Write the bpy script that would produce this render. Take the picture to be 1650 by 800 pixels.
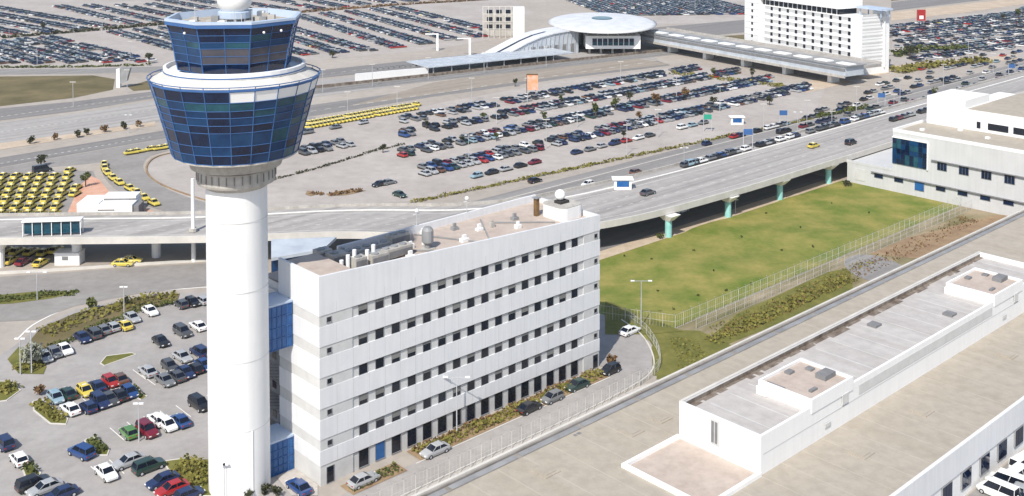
import bpy, math, random
from mathutils import Vector, Matrix
random.seed(7)
R = math.radians
for o in list(bpy.data.objects): bpy.data.objects.remove(o)
SC = bpy.context.scene
COL = SC.collection
# ---------------------------------------------------------------- camera
CH, FPX, CPY, PIT = 80.0, 1777.8, -102.0, R(2.512)     # height, focal length and centre in photo pixels
cd = bpy.data.cameras.new('camera'); cam = bpy.data.objects.new('camera', cd); COL.objects.link(cam)
cam.location = (0, 0, CH); cam.rotation_euler = (R(90) - PIT, 0, 0)
cd.sensor_width = 36; cd.lens = FPX / 1650 * 36; cd.shift_y = -(400 - CPY) / 1650
cd.clip_start = 1; cd.clip_end = 8000
SC.camera = cam
# ---------------------------------------------------------------- light
SUN_AZ, SUN_EL = math.atan2(-.36, -.93), R(47)          # where the sun stands: behind the viewer, to the left
w = bpy.data.worlds.new('World'); SC.world = w; w.use_nodes = True
nt = w.node_tree; bg = nt.nodes['Background']
sky = nt.nodes.new('ShaderNodeTexSky'); sky.sky_type = 'NISHITA'; sky.sun_disc = False
sky.sun_elevation = SUN_EL; sky.sun_rotation = SUN_AZ; sky.altitude = 100; sky.dust_density = 1.5
nt.links.new(sky.outputs[0], bg.inputs[0]); bg.inputs[1].default_value = .13
sd = bpy.data.lights.new('sun', 'SUN'); sd.energy = 4.2; sd.angle = R(.6); sd.color = (1, .95, .87)
so = bpy.data.objects.new('sun', sd); COL.objects.link(so)
sv = Vector((math.sin(SUN_AZ) * math.cos(SUN_EL), math.cos(SUN_AZ) * math.cos(SUN_EL), math.sin(SUN_EL)))
so.rotation_euler = sv.to_track_quat('Z', 'Y').to_euler(); so.location = sv * 500
SC.view_settings.view_transform = 'Standard'; SC.view_settings.look = 'None'
SC.view_settings.exposure = .30; SC.view_settings.gamma = 1; SC.view_settings.use_curve_mapping = False
# ---------------------------------------------------------------- geometry of the site
# the airport's grid: u runs away to the right, v away to the left
UX, UY = .7344, .6787
cP, sP = math.cos(PIT), math.sin(PIT)
def W(u, v, z=0): return (u * UX - v * UY, u * UY + v * UX, z)
def toUV(x, y): return (x * UX + y * UY, -x * UY + y * UX)
def at(px, py, z=0):                                    # survey: a photo point at height z -> place on the site
    a, b = px - 825, CPY - py
    d = (a, FPX * cP + b * sP, -FPX * sP + b * cP); t = (z - CH) / d[2]
    return (d[0] * t, d[1] * t, z)
def pr(x, y, z):
    zc = y * cP - (z - CH) * sP; yc = y * sP + (z - CH) * cP
    return 825 + FPX * x / zc, CPY - FPX * yc / zc
def us(v, z, X, lo=30, hi=900):
    for _ in range(40):
        m = (lo + hi) / 2
        if pr(*W(m, v, z))[0] < X: lo = m
        else: hi = m
    return m
def uva(px, py, z=0):
    p = at(px, py, z); return toUV(p[0], p[1])
AU = math.atan2(UY, UX); AV = AU + math.pi / 2
# ---------------------------------------------------------------- materials
def mat(name, c, rough=.85, var=.12, scale=.3, spec=.3, metal=0, c2=None, fine=0, pos=None, coat=0, streak=0, drip=0):
    m = bpy.data.materials.new(name); m.use_nodes = True; t = m.node_tree; n = t.nodes; l = t.links
    b = n['Principled BSDF']; b.inputs['Roughness'].default_value = rough
    b.inputs['Specular IOR Level'].default_value = spec; b.inputs['Metallic'].default_value = metal
    if coat: b.inputs['Coat Weight'].default_value = coat; b.inputs['Coat Roughness'].default_value = .05
    if var == 0 and c2 is None:
        b.inputs['Base Color'].default_value = (*c, 1); return m
    g = n.new('ShaderNodeNewGeometry')
    mp = n.new('ShaderNodeMapping'); l.new(g.outputs['Position'], mp.inputs[0])
    if streak:                                          # long along u
        mp.vector_type = 'TEXTURE'; mp.inputs['Rotation'].default_value = (0, 0, AU if streak > 0 else AV); mp.inputs['Scale'].default_value = (abs(streak), 1, 1)
    n1 = n.new('ShaderNodeTexNoise'); n1.inputs['Scale'].default_value = scale; n1.inputs['Detail'].default_value = 6; n1.inputs['Roughness'].default_value = .62
    l.new(mp.outputs[0], n1.inputs['Vector'])
    r = n.new('ShaderNodeValToRGB'); r.color_ramp.elements[0].position = .32; r.color_ramp.elements[1].position = .68
    if c2 is None:
        lo = tuple(x * (1 - var) for x in c); hi = tuple(min(1, x * (1 + var)) for x in c)
    else: lo, hi = c, c2
    r.color_ramp.elements[0].color = (*lo, 1); r.color_ramp.elements[1].color = (*hi, 1)
    l.new(n1.outputs['Fac'], r.inputs[0]); out = r.outputs[0]
    if fine:
        n2 = n.new('ShaderNodeTexNoise'); n2.inputs['Scale'].default_value = fine; n2.inputs['Detail'].default_value = 6; n2.inputs['Roughness'].default_value = .7
        l.new(g.outputs['Position'], n2.inputs['Vector'])
        r2 = n.new('ShaderNodeValToRGB'); r2.color_ramp.elements[0].position = .35; r2.color_ramp.elements[1].position = .6
        r2.color_ramp.elements[0].color = (.86, .86, .86, 1); r2.color_ramp.elements[1].color = (1.04, 1.04, 1.04, 1)
        l.new(n2.outputs['Fac'], r2.inputs[0])
        mx = n.new('ShaderNodeMix'); mx.data_type = 'RGBA'; mx.blend_type = 'MULTIPLY'; mx.inputs[0].default_value = .8
        l.new(out, mx.inputs[6]); l.new(r2.outputs[0], mx.inputs[7]); out = mx.outputs[2]
    if drip:
        md = n.new('ShaderNodeMapping'); md.inputs['Scale'].default_value = (1.6, 1.6, .09); l.new(g.outputs['Position'], md.inputs[0])
        n3 = n.new('ShaderNodeTexNoise'); n3.inputs['Scale'].default_value = 1.0; n3.inputs['Detail'].default_value = 5; l.new(md.outputs[0], n3.inputs['Vector'])
        r3 = n.new('ShaderNodeValToRGB'); r3.color_ramp.elements[0].position = .36; r3.color_ramp.elements[1].position = .58
        r3.color_ramp.elements[0].color = (1 - drip, 1 - drip * 1.03, 1 - drip * 1.08, 1); r3.color_ramp.elements[1].color = (1, 1, 1, 1); l.new(n3.outputs['Fac'], r3.inputs[0])
        m3 = n.new('ShaderNodeMix'); m3.data_type = 'RGBA'; m3.blend_type = 'MULTIPLY'; m3.inputs[0].default_value = 1; l.new(out, m3.inputs[6]); l.new(r3.outputs[0], m3.inputs[7]); out = m3.outputs[2]
    l.new(out, b.inputs['Base Color'])
    return m
M = {}
def dm(k, *a, **kw): M[k] = mat(k, *a, **kw)
dm('ground', (.34, .30, .26), c2=(.41, .37, .325), scale=.02, fine=.3)
dm('lot', (.355, .32, .29), c2=(.43, .395, .365), scale=.04, fine=.25)
dm('lot_near', (.30, .282, .268), c2=(.37, .35, .335), scale=.08, fine=.5)
dm('road', (.20, .19, .182), c2=(.30, .287, .275), scale=.3, streak=30, fine=.5)
dm('road_dark', (.18, .17, .165), c2=(.24, .23, .222), scale=.3, streak=30, fine=.5)
dm('road_left', (.24, .225, .212), c2=(.295, .28, .265), scale=.1, fine=.5)
dm('deck', (.265, .252, .24), c2=(.42, .40, .38), scale=.5, streak=60, fine=.4)
dm('kerb', (.55, .53, .49), var=.1)
dm('paint', (.75, .74, .70), var=.12, scale=1.5)
dm('sand', (.42, .33, .24), c2=(.54, .45, .35), scale=.12, fine=.8)
dm('soil', (.22, .14, .085), c2=(.34, .25, .15), scale=.25, fine=1.1)
dm('orange_paving', (.55, .27, .18), c2=(.62, .40, .29), scale=.3, fine=1)
dm('paving', (.40, .37, .34), c2=(.50, .47, .43), scale=.4, fine=1.2)
dm('concrete', (.38, .36, .33), c2=(.50, .48, .44), scale=.5, fine=1.4, drip=.12)
dm('white_wall', (.76, .76, .755), c2=(.80, .80, .79), scale=.2, rough=.6, drip=.035)
dm('fascia', (.66, .67, .685), c2=(.71, .715, .725), scale=.25, rough=.55, drip=.05)
dm('terminal_wall', (.50, .505, .51), c2=(.55, .555, .555), scale=.2, rough=.6, drip=.05)
dm('grey_strip', (.50, .50, .49), c2=(.58, .58, .57), scale=.6)
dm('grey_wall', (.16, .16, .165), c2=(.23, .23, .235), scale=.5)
dm('roof_tan', (.365, .325, .265), c2=(.395, .355, .298), scale=.25, streak=-20, fine=.6)
dm('track', (.26, .225, .185), c2=(.33, .29, .24), scale=.3, streak=30, fine=.3)
dm('roof_pale', (.40, .372, .35), c2=(.49, .47, .45), scale=.35, streak=-14, fine=.6)
dm('roof_pink', (.42, .35, .30), c2=(.49, .42, .365), scale=.3, fine=.8)
dm('roof_gutter', (.20, .18, .16), c2=(.30, .28, .26), scale=.4)
dm('roof_seam', (.44, .40, .34), var=.08)
dm('scrub', (.12, .115, .035), c2=(.36, .29, .20), scale=.16, streak=3, fine=.9)
dm('dark_blotch', (.09, .065, .05), c2=(.28, .24, .20), scale=.6)
dm('glass_dark', (.008, .012, .022), var=.3, rough=.12, spec=.5)
dm('glass_blue', (.003, .024, .085), c2=(.008, .055, .14), scale=.35, rough=.12, spec=.4)
dm('glass_teal', (.006, .04, .07), c2=(.02, .09, .12), scale=.5, rough=.15, spec=.4)
dm('glass_night', (.001, .005, .024), c2=(.003, .018, .06), scale=.5, rough=.1, spec=.5)
dm('blue_panel', (.010, .07, .24), c2=(.018, .12, .33), scale=.4, rough=.25, spec=.5)
dm('blue_steel', (.045, .12, .30), var=.15, rough=.45)
dm('pale_steel', (.42, .50, .62), var=.1, rough=.4)
dm('white_paint', (.80, .80, .79), var=.03, rough=.35)
dm('teal_paint', (.22, .52, .50), c2=(.34, .62, .60), scale=1, rough=.6)
dm('steel', (.42, .43, .45), var=.15, rough=.4)
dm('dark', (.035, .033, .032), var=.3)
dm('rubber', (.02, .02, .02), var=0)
dm('grey_metal', (.25, .255, .26), var=.2, rough=.5)
dm('station_roof', (.55, .56, .58), c2=(.70, .71, .72), scale=.15, rough=.45)
dm('hall_roof', (.38, .42, .47), c2=(.52, .56, .60), scale=.2, rough=.35)
dm('orange', (.72, .27, .08), c2=(.72, .46, .38), scale=.45, rough=.5)
dm('grass', (.105, .155, .018), c2=(.29, .25, .07), scale=.12, fine=1.0)
dm('dry_grass', (.085, .075, .028), c2=(.19, .15, .075), scale=.06, fine=.3)
dm('olive', (.10, .11, .022), c2=(.19, .175, .045), scale=.25, fine=1.2)
dm('leaf', (.035, .055, .012), c2=(.11, .12, .03), scale=.8)
dm('leaf_dark', (.02, .028, .012), c2=(.06, .06, .025), scale=.8)
dm('leaf_yellow', (.12, .12, .02), c2=(.22, .19, .05), scale=.8)
dm('leaf_pale', (.20, .22, .17), c2=(.36, .37, .30), scale=.8)
dm('leaf_brown', (.10, .055, .025), c2=(.20, .12, .05), scale=.8)
dm('bark', (.09, .065, .045), var=.3, scale=3)
dm('red', (.50, .04, .03), var=.1)
dm('green_cloth', (.03, .30, .20), var=.1)
dm('fence_mesh', (.48, .48, .45), var=.1)
dm('blind', (.20, .20, .19), var=.15)
dm('glass_reflection', (.05, .055, .075), c2=(.10, .09, .10), scale=.4, rough=.2)
PAINT = {'black': (.016, .016, .018), 'dark grey': (.065, .068, .072), 'navy blue': (.016, .028, .085), 'silver': (.36, .37, .38), 'white': (.78, .78, .77),
         'red': (.34, .022, .02), 'blue': (.018, .055, .18), 'grey': (.16, .165, .17), 'dark red': (.16, .012, .025), 'green': (.08, .20, .05), 'yellow': (.62, .50, .08),
         'brown': (.13, .07, .045), 'dark green': (.02, .045, .035), 'pale blue': (.25, .36, .42)}
for k, c in PAINT.items(): M[k] = mat('paint ' + k, c, rough=.3, var=0, spec=.5, coat=.6)
# ---------------------------------------------------------------- mesh helpers
class MB:
    def __init__(s): s.v = []; s.f = []; s.m = []; s.mi = 0; s.sm = False; s.smf = []
    def face(s, pts, mi=None):
        b = len(s.v); s.v += [tuple(p) for p in pts]; s.f.append(tuple(range(b, b + len(pts)))); s.m.append(s.mi if mi is None else mi); s.smf.append(s.sm)
    def idx(s, pts, faces, mi=None):
        b = len(s.v); s.v += [tuple(p) for p in pts]
        for f in faces: s.f.append(tuple(b + i for i in f)); s.m.append(s.mi if mi is None else mi); s.smf.append(s.sm)
    def prism(s, pts, z0, z1, mi=None, top=None):       # pts: xy outline
        n = len(pts); A = [(p[0], p[1], z0) for p in pts]; B = [(p[0], p[1], z1) for p in pts]
        a = sum(pts[i][0] * pts[(i + 1) % n][1] - pts[(i + 1) % n][0] * pts[i][1] for i in range(n))
        if a < 0: A.reverse(); B.reverse()
        s.idx(A + B, [tuple(range(n - 1, -1, -1))] + [(i, (i + 1) % n, n + (i + 1) % n, n + i) for i in range(n)], mi)
        s.idx(B, [tuple(range(n))], top if top is not None else mi)
        return s
    def box(s, x0, x1, y0, y1, z0, z1, mi=None): return s.prism([(x0, y0), (x1, y0), (x1, y1), (x0, y1)], z0, z1, mi)
    def ub(s, u0, u1, v0, v1, z0, z1, mi=None, top=None):
        return s.prism([W(u0, v0), W(u1, v0), W(u1, v1), W(u0, v1)], z0, z1, mi, top)
    def bar(s, a, b, r, n=4, r2=None, mi=None):
        a = Vector(a); b = Vector(b); d = (b - a)
        if d.length < 1e-6: return s
        d.normalize(); x = d.cross(Vector((0, 0, 1)))
        if x.length < .01: x = Vector((1, 0, 0))
        x.normalize(); y = d.cross(x); r2 = r if r2 is None else r2
        A = []; B = []
        for i in range(n):
            t = 2 * math.pi * (i + .5) / n; q = x * math.cos(t) + y * math.sin(t); A.append(a + q * r); B.append(b + q * r2)
        s.idx(A + B, [tuple(range(n)), tuple(range(2 * n - 1, n - 1, -1))] + [(i, n + i, n + (i + 1) % n, (i + 1) % n) for i in range(n)], mi)
        return s
    def lathe(s, prof, n, cx=0, cy=0, rot=0, mi=None, cap=True, sx=1, sy=1):
        pts = []
        for r, z in prof:
            for i in range(n):
                t = 2 * math.pi * i / n + rot; pts.append((cx + r * sx * math.cos(t), cy + r * sy * math.sin(t), z))
        F = []
        for k in range(len(prof) - 1):
            for i in range(n):
                j = (i + 1) % n; F.append((k * n + i, k * n + j, (k + 1) * n + j, (k + 1) * n + i))
        if cap:
            F.append(tuple(range(n - 1, -1, -1))); F.append(tuple((len(prof) - 1) * n + i for i in range(n)))
        s.idx(pts, F, mi); return s
    def sphere(s, c, r, n=16, mi=None, sz=1, z0=-90):
        return s.lathe([(max(.001, r * math.cos(R(a))), c[2] + r * sz * math.sin(R(a))) for a in range(z0, 91, 15)], n, c[0], c[1], mi=mi)
    def build(s, name, mats, parent=None, local=False, smooth=False):
        if not s.f: return None
        mats = mats if isinstance(mats, (list, tuple)) else [mats]
        if parent is not None: o = Vector(parent.get('_org', (0, 0, 0)))
        elif local: o = Vector((0, 0, 0))
        else:
            xs = [p[0] for p in s.v]; ys = [p[1] for p in s.v]; zs = [p[2] for p in s.v]
            o = Vector(((min(xs) + max(xs)) / 2, (min(ys) + max(ys)) / 2, min(zs)))
        me = bpy.data.meshes.new(name)
        me.from_pydata([(p[0] - o.x, p[1] - o.y, p[2] - o.z) for p in s.v], [], s.f)
        for m in mats: me.materials.append(M[m] if isinstance(m, str) else m)
        me.polygons.foreach_set('material_index', s.m)
        me.polygons.foreach_set('use_smooth', [smooth or q for q in s.smf])
        ob = bpy.data.objects.new(name, me); COL.objects.link(ob)
        if parent is not None: ob.parent = parent; ob['_org'] = tuple(o)
        else: ob.location = o; ob['_org'] = tuple(o)
        return ob
def tag(o, label=None, cat=None, group=None, kind=None):
    if label: o['label'] = label
    if cat: o['category'] = cat
    if group: o['group'] = group
    if kind: o['kind'] = kind
    return o
def empty(name, loc, label, cat, group=None, rz=0):
    o = bpy.data.objects.new(name, None); COL.objects.link(o); o.location = loc; o.rotation_euler = (0, 0, rz); o['_org'] = tuple(loc)
    o.empty_display_size = .5
    return tag(o, label, cat, group)
def copy_tree(o, parent=None):
    c = o.copy(); COL.objects.link(c)
    if parent is not None: c.parent = parent
    for ch in o.children: copy_tree(ch, c)
    return c
def child(o, c, name='part'):                           # a child built in world coordinates under a mesh part
    return c
def struct(name, mb, mats): return tag(mb.build(name, mats), kind='structure')
HC = [0]
def polypx(name, pts, m, h, z=0, uvp=False):
    HC[0] += 1; h += HC[0] * .0009
    P = [W(*p) for p in pts] if uvp else [at(p[0], p[1], z) for p in pts]
    mb = MB(); a = sum(P[i][0] * P[(i + 1) % len(P)][1] - P[(i + 1) % len(P)][0] * P[i][1] for i in range(len(P)))
    if a < 0: P.reverse()
    mb.face([(p[0], p[1], z + h) for p in P]); return struct(name, mb, m)
def smooth_line(P, n=6):
    out = []
    for i in range(len(P) - 1):
        p0 = P[max(0, i - 1)]; p1 = P[i]; p2 = P[i + 1]; p3 = P[min(len(P) - 1, i + 2)]
        for k in range(n):
            t = k / n; out.append(tuple(.5 * (2 * b + (c - a) * t + (2 * a - 5 * b + 4 * c - d) * t * t + (3 * b - a - 3 * c + d) * t ** 3) for a, b, c, d in zip(p0, p1, p2, p3)))
    out.append(tuple(P[-1])); return out
def offset(L, d0):
    out = []
    for i, p in enumerate(L):
        d = d0[i] if isinstance(d0, (list, tuple)) else d0
        a = L[max(0, i - 1)]; b = L[min(len(L) - 1, i + 1)]; dx, dy = b[0] - a[0], b[1] - a[1]; q = math.hypot(dx, dy)
        out.append((p[0] - dy / q * d, p[1] + dx / q * d))
    return out
def ribbon(mb, L, w, z, mi=None, d0=None):
    A = offset(L, -w / 2 if d0 is None else d0); B = offset(L, w / 2 if d0 is None else ([q + w for q in d0] if isinstance(d0, list) else d0 + w))
    for i in range(len(L) - 1): mb.face([(*A[i], z), (*A[i + 1], z), (*B[i + 1], z), (*B[i], z)], mi)
def wallrib(mb, L, w, z0, z1, mi=None, d0=0):
    A = offset(L, d0); B = offset(L, w if isinstance(w, list) else ([q + w for q in d0] if isinstance(d0, list) else d0 + w)); n = len(L); pts = []
    for i in range(n): pts += [(*A[i], z0), (*B[i], z0), (*B[i], z1), (*A[i], z1)]
    F = [(3, 2, 1, 0), tuple(4 * (n - 1) + k for k in range(4))]
    for i in range(n - 1):
        a = 4 * i; b = a + 4
        F += [(a, a + 1, b + 1, b), (a + 1, a + 2, b + 2, b + 1), (a + 2, a + 3, b + 3, b + 2), (a + 3, a, b, b + 3)]
    mb.idx(pts, F, mi)
def pxl(pts, z=0): return [at(p[0], p[1], z)[:2] for p in pts]
def leaves(mb, n, size, fn, mi=None):
    for _ in range(n):
        c = Vector(fn()); a = Vector((random.gauss(0, 1), random.gauss(0, 1), random.gauss(0, .7))).normalized(); b = a.cross(Vector((random.gauss(0, 1), random.gauss(0, 1), random.gauss(0, 1)))).normalized()
        s = size * random.uniform(.5, 1.3); mb.face([c - a * s - b * s * .5, c + a * s * .7 - b * s * .7, c + a * s + b * s * .5, c - a * s * .5 + b * s], mi)
ORD = ['first', 'second', 'third', 'fourth', 'fifth', 'sixth', 'seventh', 'eighth', 'ninth', 'tenth', 'eleventh', 'twelfth', 'thirteenth', 'fourteenth', 'fifteenth', 'sixteenth',
       'seventeenth', 'eighteenth', 'nineteenth', 'twentieth', 'twenty-first', 'twenty-second', 'twenty-third', 'twenty-fourth', 'twenty-fifth', 'twenty-sixth', 'twenty-seventh', 'twenty-eighth',
       'twenty-ninth', 'thirtieth', 'thirty-first', 'thirty-second', 'thirty-third', 'thirty-fourth', 'thirty-fifth', 'thirty-sixth', 'thirty-seventh', 'thirty-eighth', 'thirty-ninth', 'fortieth']
def ordn(i): return ORD[i] if i < len(ORD) else 'far'

# ================================================================ GROUND AND ROADS
g = MB(); g.face([(-3980, -1480, 0), (3980, -1480, 0), (3980, 5980, 0), (-3980, 5980, 0)]); struct('ground', g, 'ground')
E1 = .02
# lots
polypx('parking_ground', [(-20, 118), (-20, 62), (300, 36), (460, 24), (640, 8), (820, -4), (860, 20), (790, 64), (700, 80), (480, 100), (240, 112)], 'lot', E1)
polypx('parking_ground', [(-20, 58), (-20, -20), (860, -20), (640, 4), (460, 20), (300, 32)], 'lot', E1)
polypx('parking_ground', [(430, 262), (480, 205), (660, 175), (900, 132), (1120, 105), (1240, 130), (1330, 142), (1310, 190), (980, 262), (660, 325), (560, 330), (440, 338), (330, 330), (270, 305), (236, 282), (245, 258), (320, 240)], 'lot', E1)
polypx('parking_ground', [(1434, 120), (1440, 40), (1660, 10), (1660, 92), (1560, 105), (1480, 112)], 'lot', E1)
polypx('parking_ground', [(1040, 40), (1000, 20), (1000, -15), (1230, -15), (1230, 40)], 'lot', E1)
polypx('parking_ground', [(-40, 900), (-40, 600), (20, 560), (60, 530), (120, 500), (230, 476), (360, 470), (480, 560), (520, 840)], 'lot_near', E1)
polypx('parking_ground', [(-20, 352), (-20, 288), (60, 276), (150, 276), (160, 300), (120, 352)], 'road_left', E1 * 2)
# upper left roads
polypx('verge_grass', [(-20, 124), (150, 122), (185, 128), (182, 145), (120, 158), (-20, 174)], 'dry_grass', E1 * 2)
polypx('verge_grass', [(205, 140), (246, 128), (246, 145), (215, 147)], 'dry_grass', E1 * 2)
def roadpx(name, lo, hi, m, h): polypx(name, lo + hi[::-1], m, h)
roadpx('road', [(-20, 121), (150, 119), (300, 116)], [(-20, 112), (150, 111), (300, 106)], 'road', E1)
roadpx('road', [(-20, 197), (120, 180), (260, 157), (500, 128), (700, 107), (900, 86)], [(-20, 177), (120, 164), (260, 146), (500, 115), (700, 94), (900, 74)], 'road_dark', E1)
roadpx('road', [(-20, 236), (100, 220), (250, 198), (500, 158), (700, 130), (900, 108), (1060, 96)], [(-20, 200), (120, 184), (260, 160), (500, 131), (700, 110), (900, 88), (1020, 76)], 'deck', E1)
roadpx('verge', [(-20, 245), (100, 226), (250, 203)], [(-20, 234), (100, 218), (250, 196)], 'sand', E1 * 2)
roadpx('road', [(-20, 274), (100, 252), (250, 226), (500, 188), (700, 156), (900, 128), (1080, 106)], [(-20, 258), (100, 238), (250, 213), (500, 170), (700, 142), (900, 117), (1060, 98)], 'road_dark', E1)
polypx('verge', [(560, 172), (700, 152), (900, 124), (1080, 104), (1010, 92), (900, 106), (700, 133)], 'track', E1 * 2)
roadpx('road', [(-20, 295), (60, 272), (165, 262), (210, 262), (245, 240), (480, 204)], [(-20, 275), (100, 253), (250, 227), (500, 189), (505, 189), (510, 190)], 'road_left', E1)
polypx('verge', [(1436, 34), (1560, 20), (1670, 4), (1670, -6), (1436, 20)], 'sand', E1 * 2)
polypx('road', [(1436, 18), (1670, -10), (1670, -24), (1436, 4)], 'road_dark', E1 * 2)
polypx('verge_grass', [(1436, 2), (1670, -26), (1670, -40), (1436, -12)], 'dry_grass', E1 * 2)
polypx('verge', [(1040, 46), (1205, 32), (1205, 52), (1080, 64)], 'road_dark', E1 * 2)
polypx('verge', [(1040, 66), (1205, 56), (1205, 64), (1060, 72)], 'dry_grass', E1 * 2)
polypx('pavement', [(1300, 150), (1440, 116), (1640, 96), (1640, 88), (1440, 106), (1260, 140)], 'sand', E1 * 2)
# loop
loop = smooth_line(pxl([(250, 240), (212, 252), (198, 270), (208, 290), (245, 315), (300, 334), (345, 342)]), 8)
m = MB(); ribbon(m, loop, 11, E1 * 3); struct('loop_road', m, 'road_left')
m = MB(); wallrib(m, smooth_line(pxl([(300, 243), (255, 252), (236, 266), (238, 283), (262, 300), (310, 318), (345, 328)]), 8), .5, 0, .25); struct('kerb', m, 'soil')
polypx('paved_island', [(105, 352), (128, 300), (146, 284), (160, 290), (178, 312), (215, 330), (262, 346), (240, 352)], 'orange_paving', E1 * 2)
# road at grade in front of the bridge, left
roadpx('road', [(-20, 520), (60, 516), (120, 494), (220, 474), (360, 458)], [(-20, 448), (100, 440), (200, 432), (345, 424)], 'road_left', E1)
polypx('verge_grass', [(-20, 492), (-20, 478), (60, 470), (132, 471), (80, 482), (20, 490)], 'olive', E1 * 2)
m = MB(); wallrib(m, smooth_line(pxl([(-30, 444), (100, 437), (200, 430), (345, 421)]), 4), .9, 0, .35); struct('kerb', m, 'kerb')
m = MB()
for x in range(-10, 330, 26): ribbon(m, pxl([(x, 453 - x * .045), (x + 13, 452.4 - x * .045)]), .25, E1 * 2)
ribbon(m, pxl([(-20, 474), (130, 466), (340, 456)]), .2, E1 * 2)
ribbon(m, pxl([(-20, 494), (80, 488), (200, 462)]), .2, E1 * 2)
L = smooth_line(pxl([(30, 545), (60, 520), (130, 490), (230, 472), (350, 462)]), 6)
ribbon(m, L, .35, E1 * 2)
for (x0, y0, x1, y1) in ((-10, 190, 260, 153), (-10, 215, 250, 177), (500, 122, 900, 80), (500, 145, 1000, 88), (-10, 266, 250, 220), (500, 180, 1050, 100)):
    for k in range(24):
        a = k / 24; b = a + .018; ribbon(m, pxl([(x0 + (x1 - x0) * a, y0 + (y1 - y0) * a), (x0 + (x1 - x0) * b, y0 + (y1 - y0) * b)]), .3, E1 * 3)
struct('road_markings', m, 'paint')
# arrivals road on the right, along the hedge
polypx('road', [(158, 190), (158, 211.5), (600, 211.5), (600, 189)], 'road', E1, uvp=True)
m = MB()
for v in (200.5, 207): wallrib(m, [W(u, v)[:2] for u in (160, 330, 600)], .3, 0, .15)
struct('kerb', m, 'kerb')
m = MB(); ribbon(m, [W(u, 204.6)[:2] for u in (160, 600)], .2, E1 * 2)
for k in range(60): ribbon(m, [W(u, 195)[:2] for u in (162 + 7 * k, 165 + 7 * k)], .2, E1 * 2)
struct('road_markings', m, 'paint')
# field and verges
m = MB(); nx, ny = 46, 16
def fz(u, v): return .05 + .35 * math.sin(u * .09 + v * .05) ** 2 * math.sin((u - 150) / 118 * math.pi) * math.sin((v - 124.6) / 36 * math.pi) if 150 < u < 268 and 124.6 < v < 160.6 else .05
for i in range(nx):
    for j in range(ny):
        a, b = 134.5 + (269.3 - 134.5) * i / nx, 134.5 + (269.3 - 134.5) * (i + 1) / nx; c, d = 125 + 34.5 * j / ny, 125 + 34.5 * (j + 1) / ny
        m.face([W(a, c, fz(a, c)), W(b, c, fz(b, c)), W(b, d, fz(b, d)), W(a, d, fz(a, d))])
m.sm = True; field = struct('field', m, 'grass')
polypx('verge', [(134, 159.5), (134, 163.5), (269.3, 161.5), (269.3, 158)], 'sand', E1 * 3, uvp=True)
polypx('verge', [(148, 103), (148, 124.8), (269.3, 124.8), (269.3, 103)], 'scrub', E1, uvp=True)
polypx('verge_grass', [(1140, 548), (1172, 556), (1260, 520), (1375, 470), (1370, 432), (1330, 440), (1250, 478), (1190, 505)], 'olive', E1 * 2)
polypx('verge_grass', [(143, 106), (137, 113.6), (140, 115.8), (145, 120), (149.8, 127), (152.6, 136), (155, 136), (155.3, 124), (158, 121), (156, 106)], 'olive', E1 * 2, uvp=True)
polypx('verge_grass', [(1050, 560), (1060, 540), (1130, 570), (1150, 585), (1075, 606), (1052, 606)], 'olive', E1 * 2)
polypx('verge_grass', [(975, 540), (1045, 540), (1100, 535), (985, 488), (975, 486)], 'olive', E1 * 5)
polypx('verge', [(1400, 410), (1460, 385), (1600, 348), (1640, 345), (1560, 400), (1480, 418)], 'soil', E1 * 2)
mm = MB(); c = at(1412, 434); mm.face([(c[0] + 6.2 * math.cos(t * .2618), c[1] + 9 * math.sin(t * .2618), E1 * 4) for t in range(24)]); struct('path', mm, 'road')
# road in front of the office block
polypx('road', [(60, 114), (60, 119.5), (134, 119.5), (134.2, 142), (150, 142), (151.5, 134), (148.9, 127), (144, 120.4), (139, 116.3), (132.8, 114.8), (120, 114)], 'lot_near', E1 * 2, uvp=True)
polypx('pavement', [(60, 102.9), (60, 113.8), (133, 113.8), (138, 112.6), (141, 110), (150, 106), (150, 102.9)], 'paving', E1 * 4, uvp=True)
polypx('flower_bed', [(93, 119.4), (93, 122.7), (132, 122.7), (132, 119.4)], 'soil', E1 * 5, uvp=True)
polypx('flower_bed', [(81, 118.5), (81, 121.5), (90, 121.5), (90, 118.5)], 'soil', E1 * 5, uvp=True)
m = MB(); ribbon(m, [W(*p)[:2] for p in ((92, 119.2), (132, 119.2))], .25, E1 * 6)
wallrib(m, smooth_line([W(*p)[:2] for p in ((60, 113.9), (100, 113.9), (120, 113.9), (132.8, 114.6), (139.1, 116.1), (144.1, 120.2), (149, 126.9), (151.6, 134))], 6), .25, 0, .14)
struct('kerb', m, 'kerb')
polypx('pavement', [(446, 770), (470, 800), (512, 800), (512, 783), (478, 757)], 'paving', E1 * 4)
# bank of shrubs soil + islands in near lot
ISL = [[(40, 560), (62, 574), (120, 540), (210, 505), (285, 488), (290, 474), (230, 478), (120, 506), (65, 530)],
       [(12, 580), (30, 603), (70, 604), (75, 592), (60, 570), (30, 560)],
       [(54, 648), (66, 645), (108, 676), (106, 684), (82, 683), (56, 662)],
       [(163, 586), (172, 575), (212, 570), (218, 572), (190, 582), (168, 590)],
       [(138, 710), (150, 706), (175, 726), (172, 734), (158, 734), (140, 718)],
       [(-20, 616), (16, 616), (32, 630), (10, 646), (-20, 650)],
       [(264, 745), (300, 740), (338, 745), (342, 800), (300, 800), (285, 775)],
       [(34, 746), (48, 746), (64, 764), (60, 772), (42, 768)],
       [(198, 618), (215, 628), (236, 640), (228, 645), (205, 632)]]
for i, p in enumerate(ISL): polypx('verge_grass', p, 'olive' if i else 'dry_grass', E1 * 3)
m = MB()
for p in ISL[2:]:
    q = pxl(p); wallrib(m, q + [q[0]], .2, 0, .14)
struct('kerb', m, 'kerb')
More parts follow.
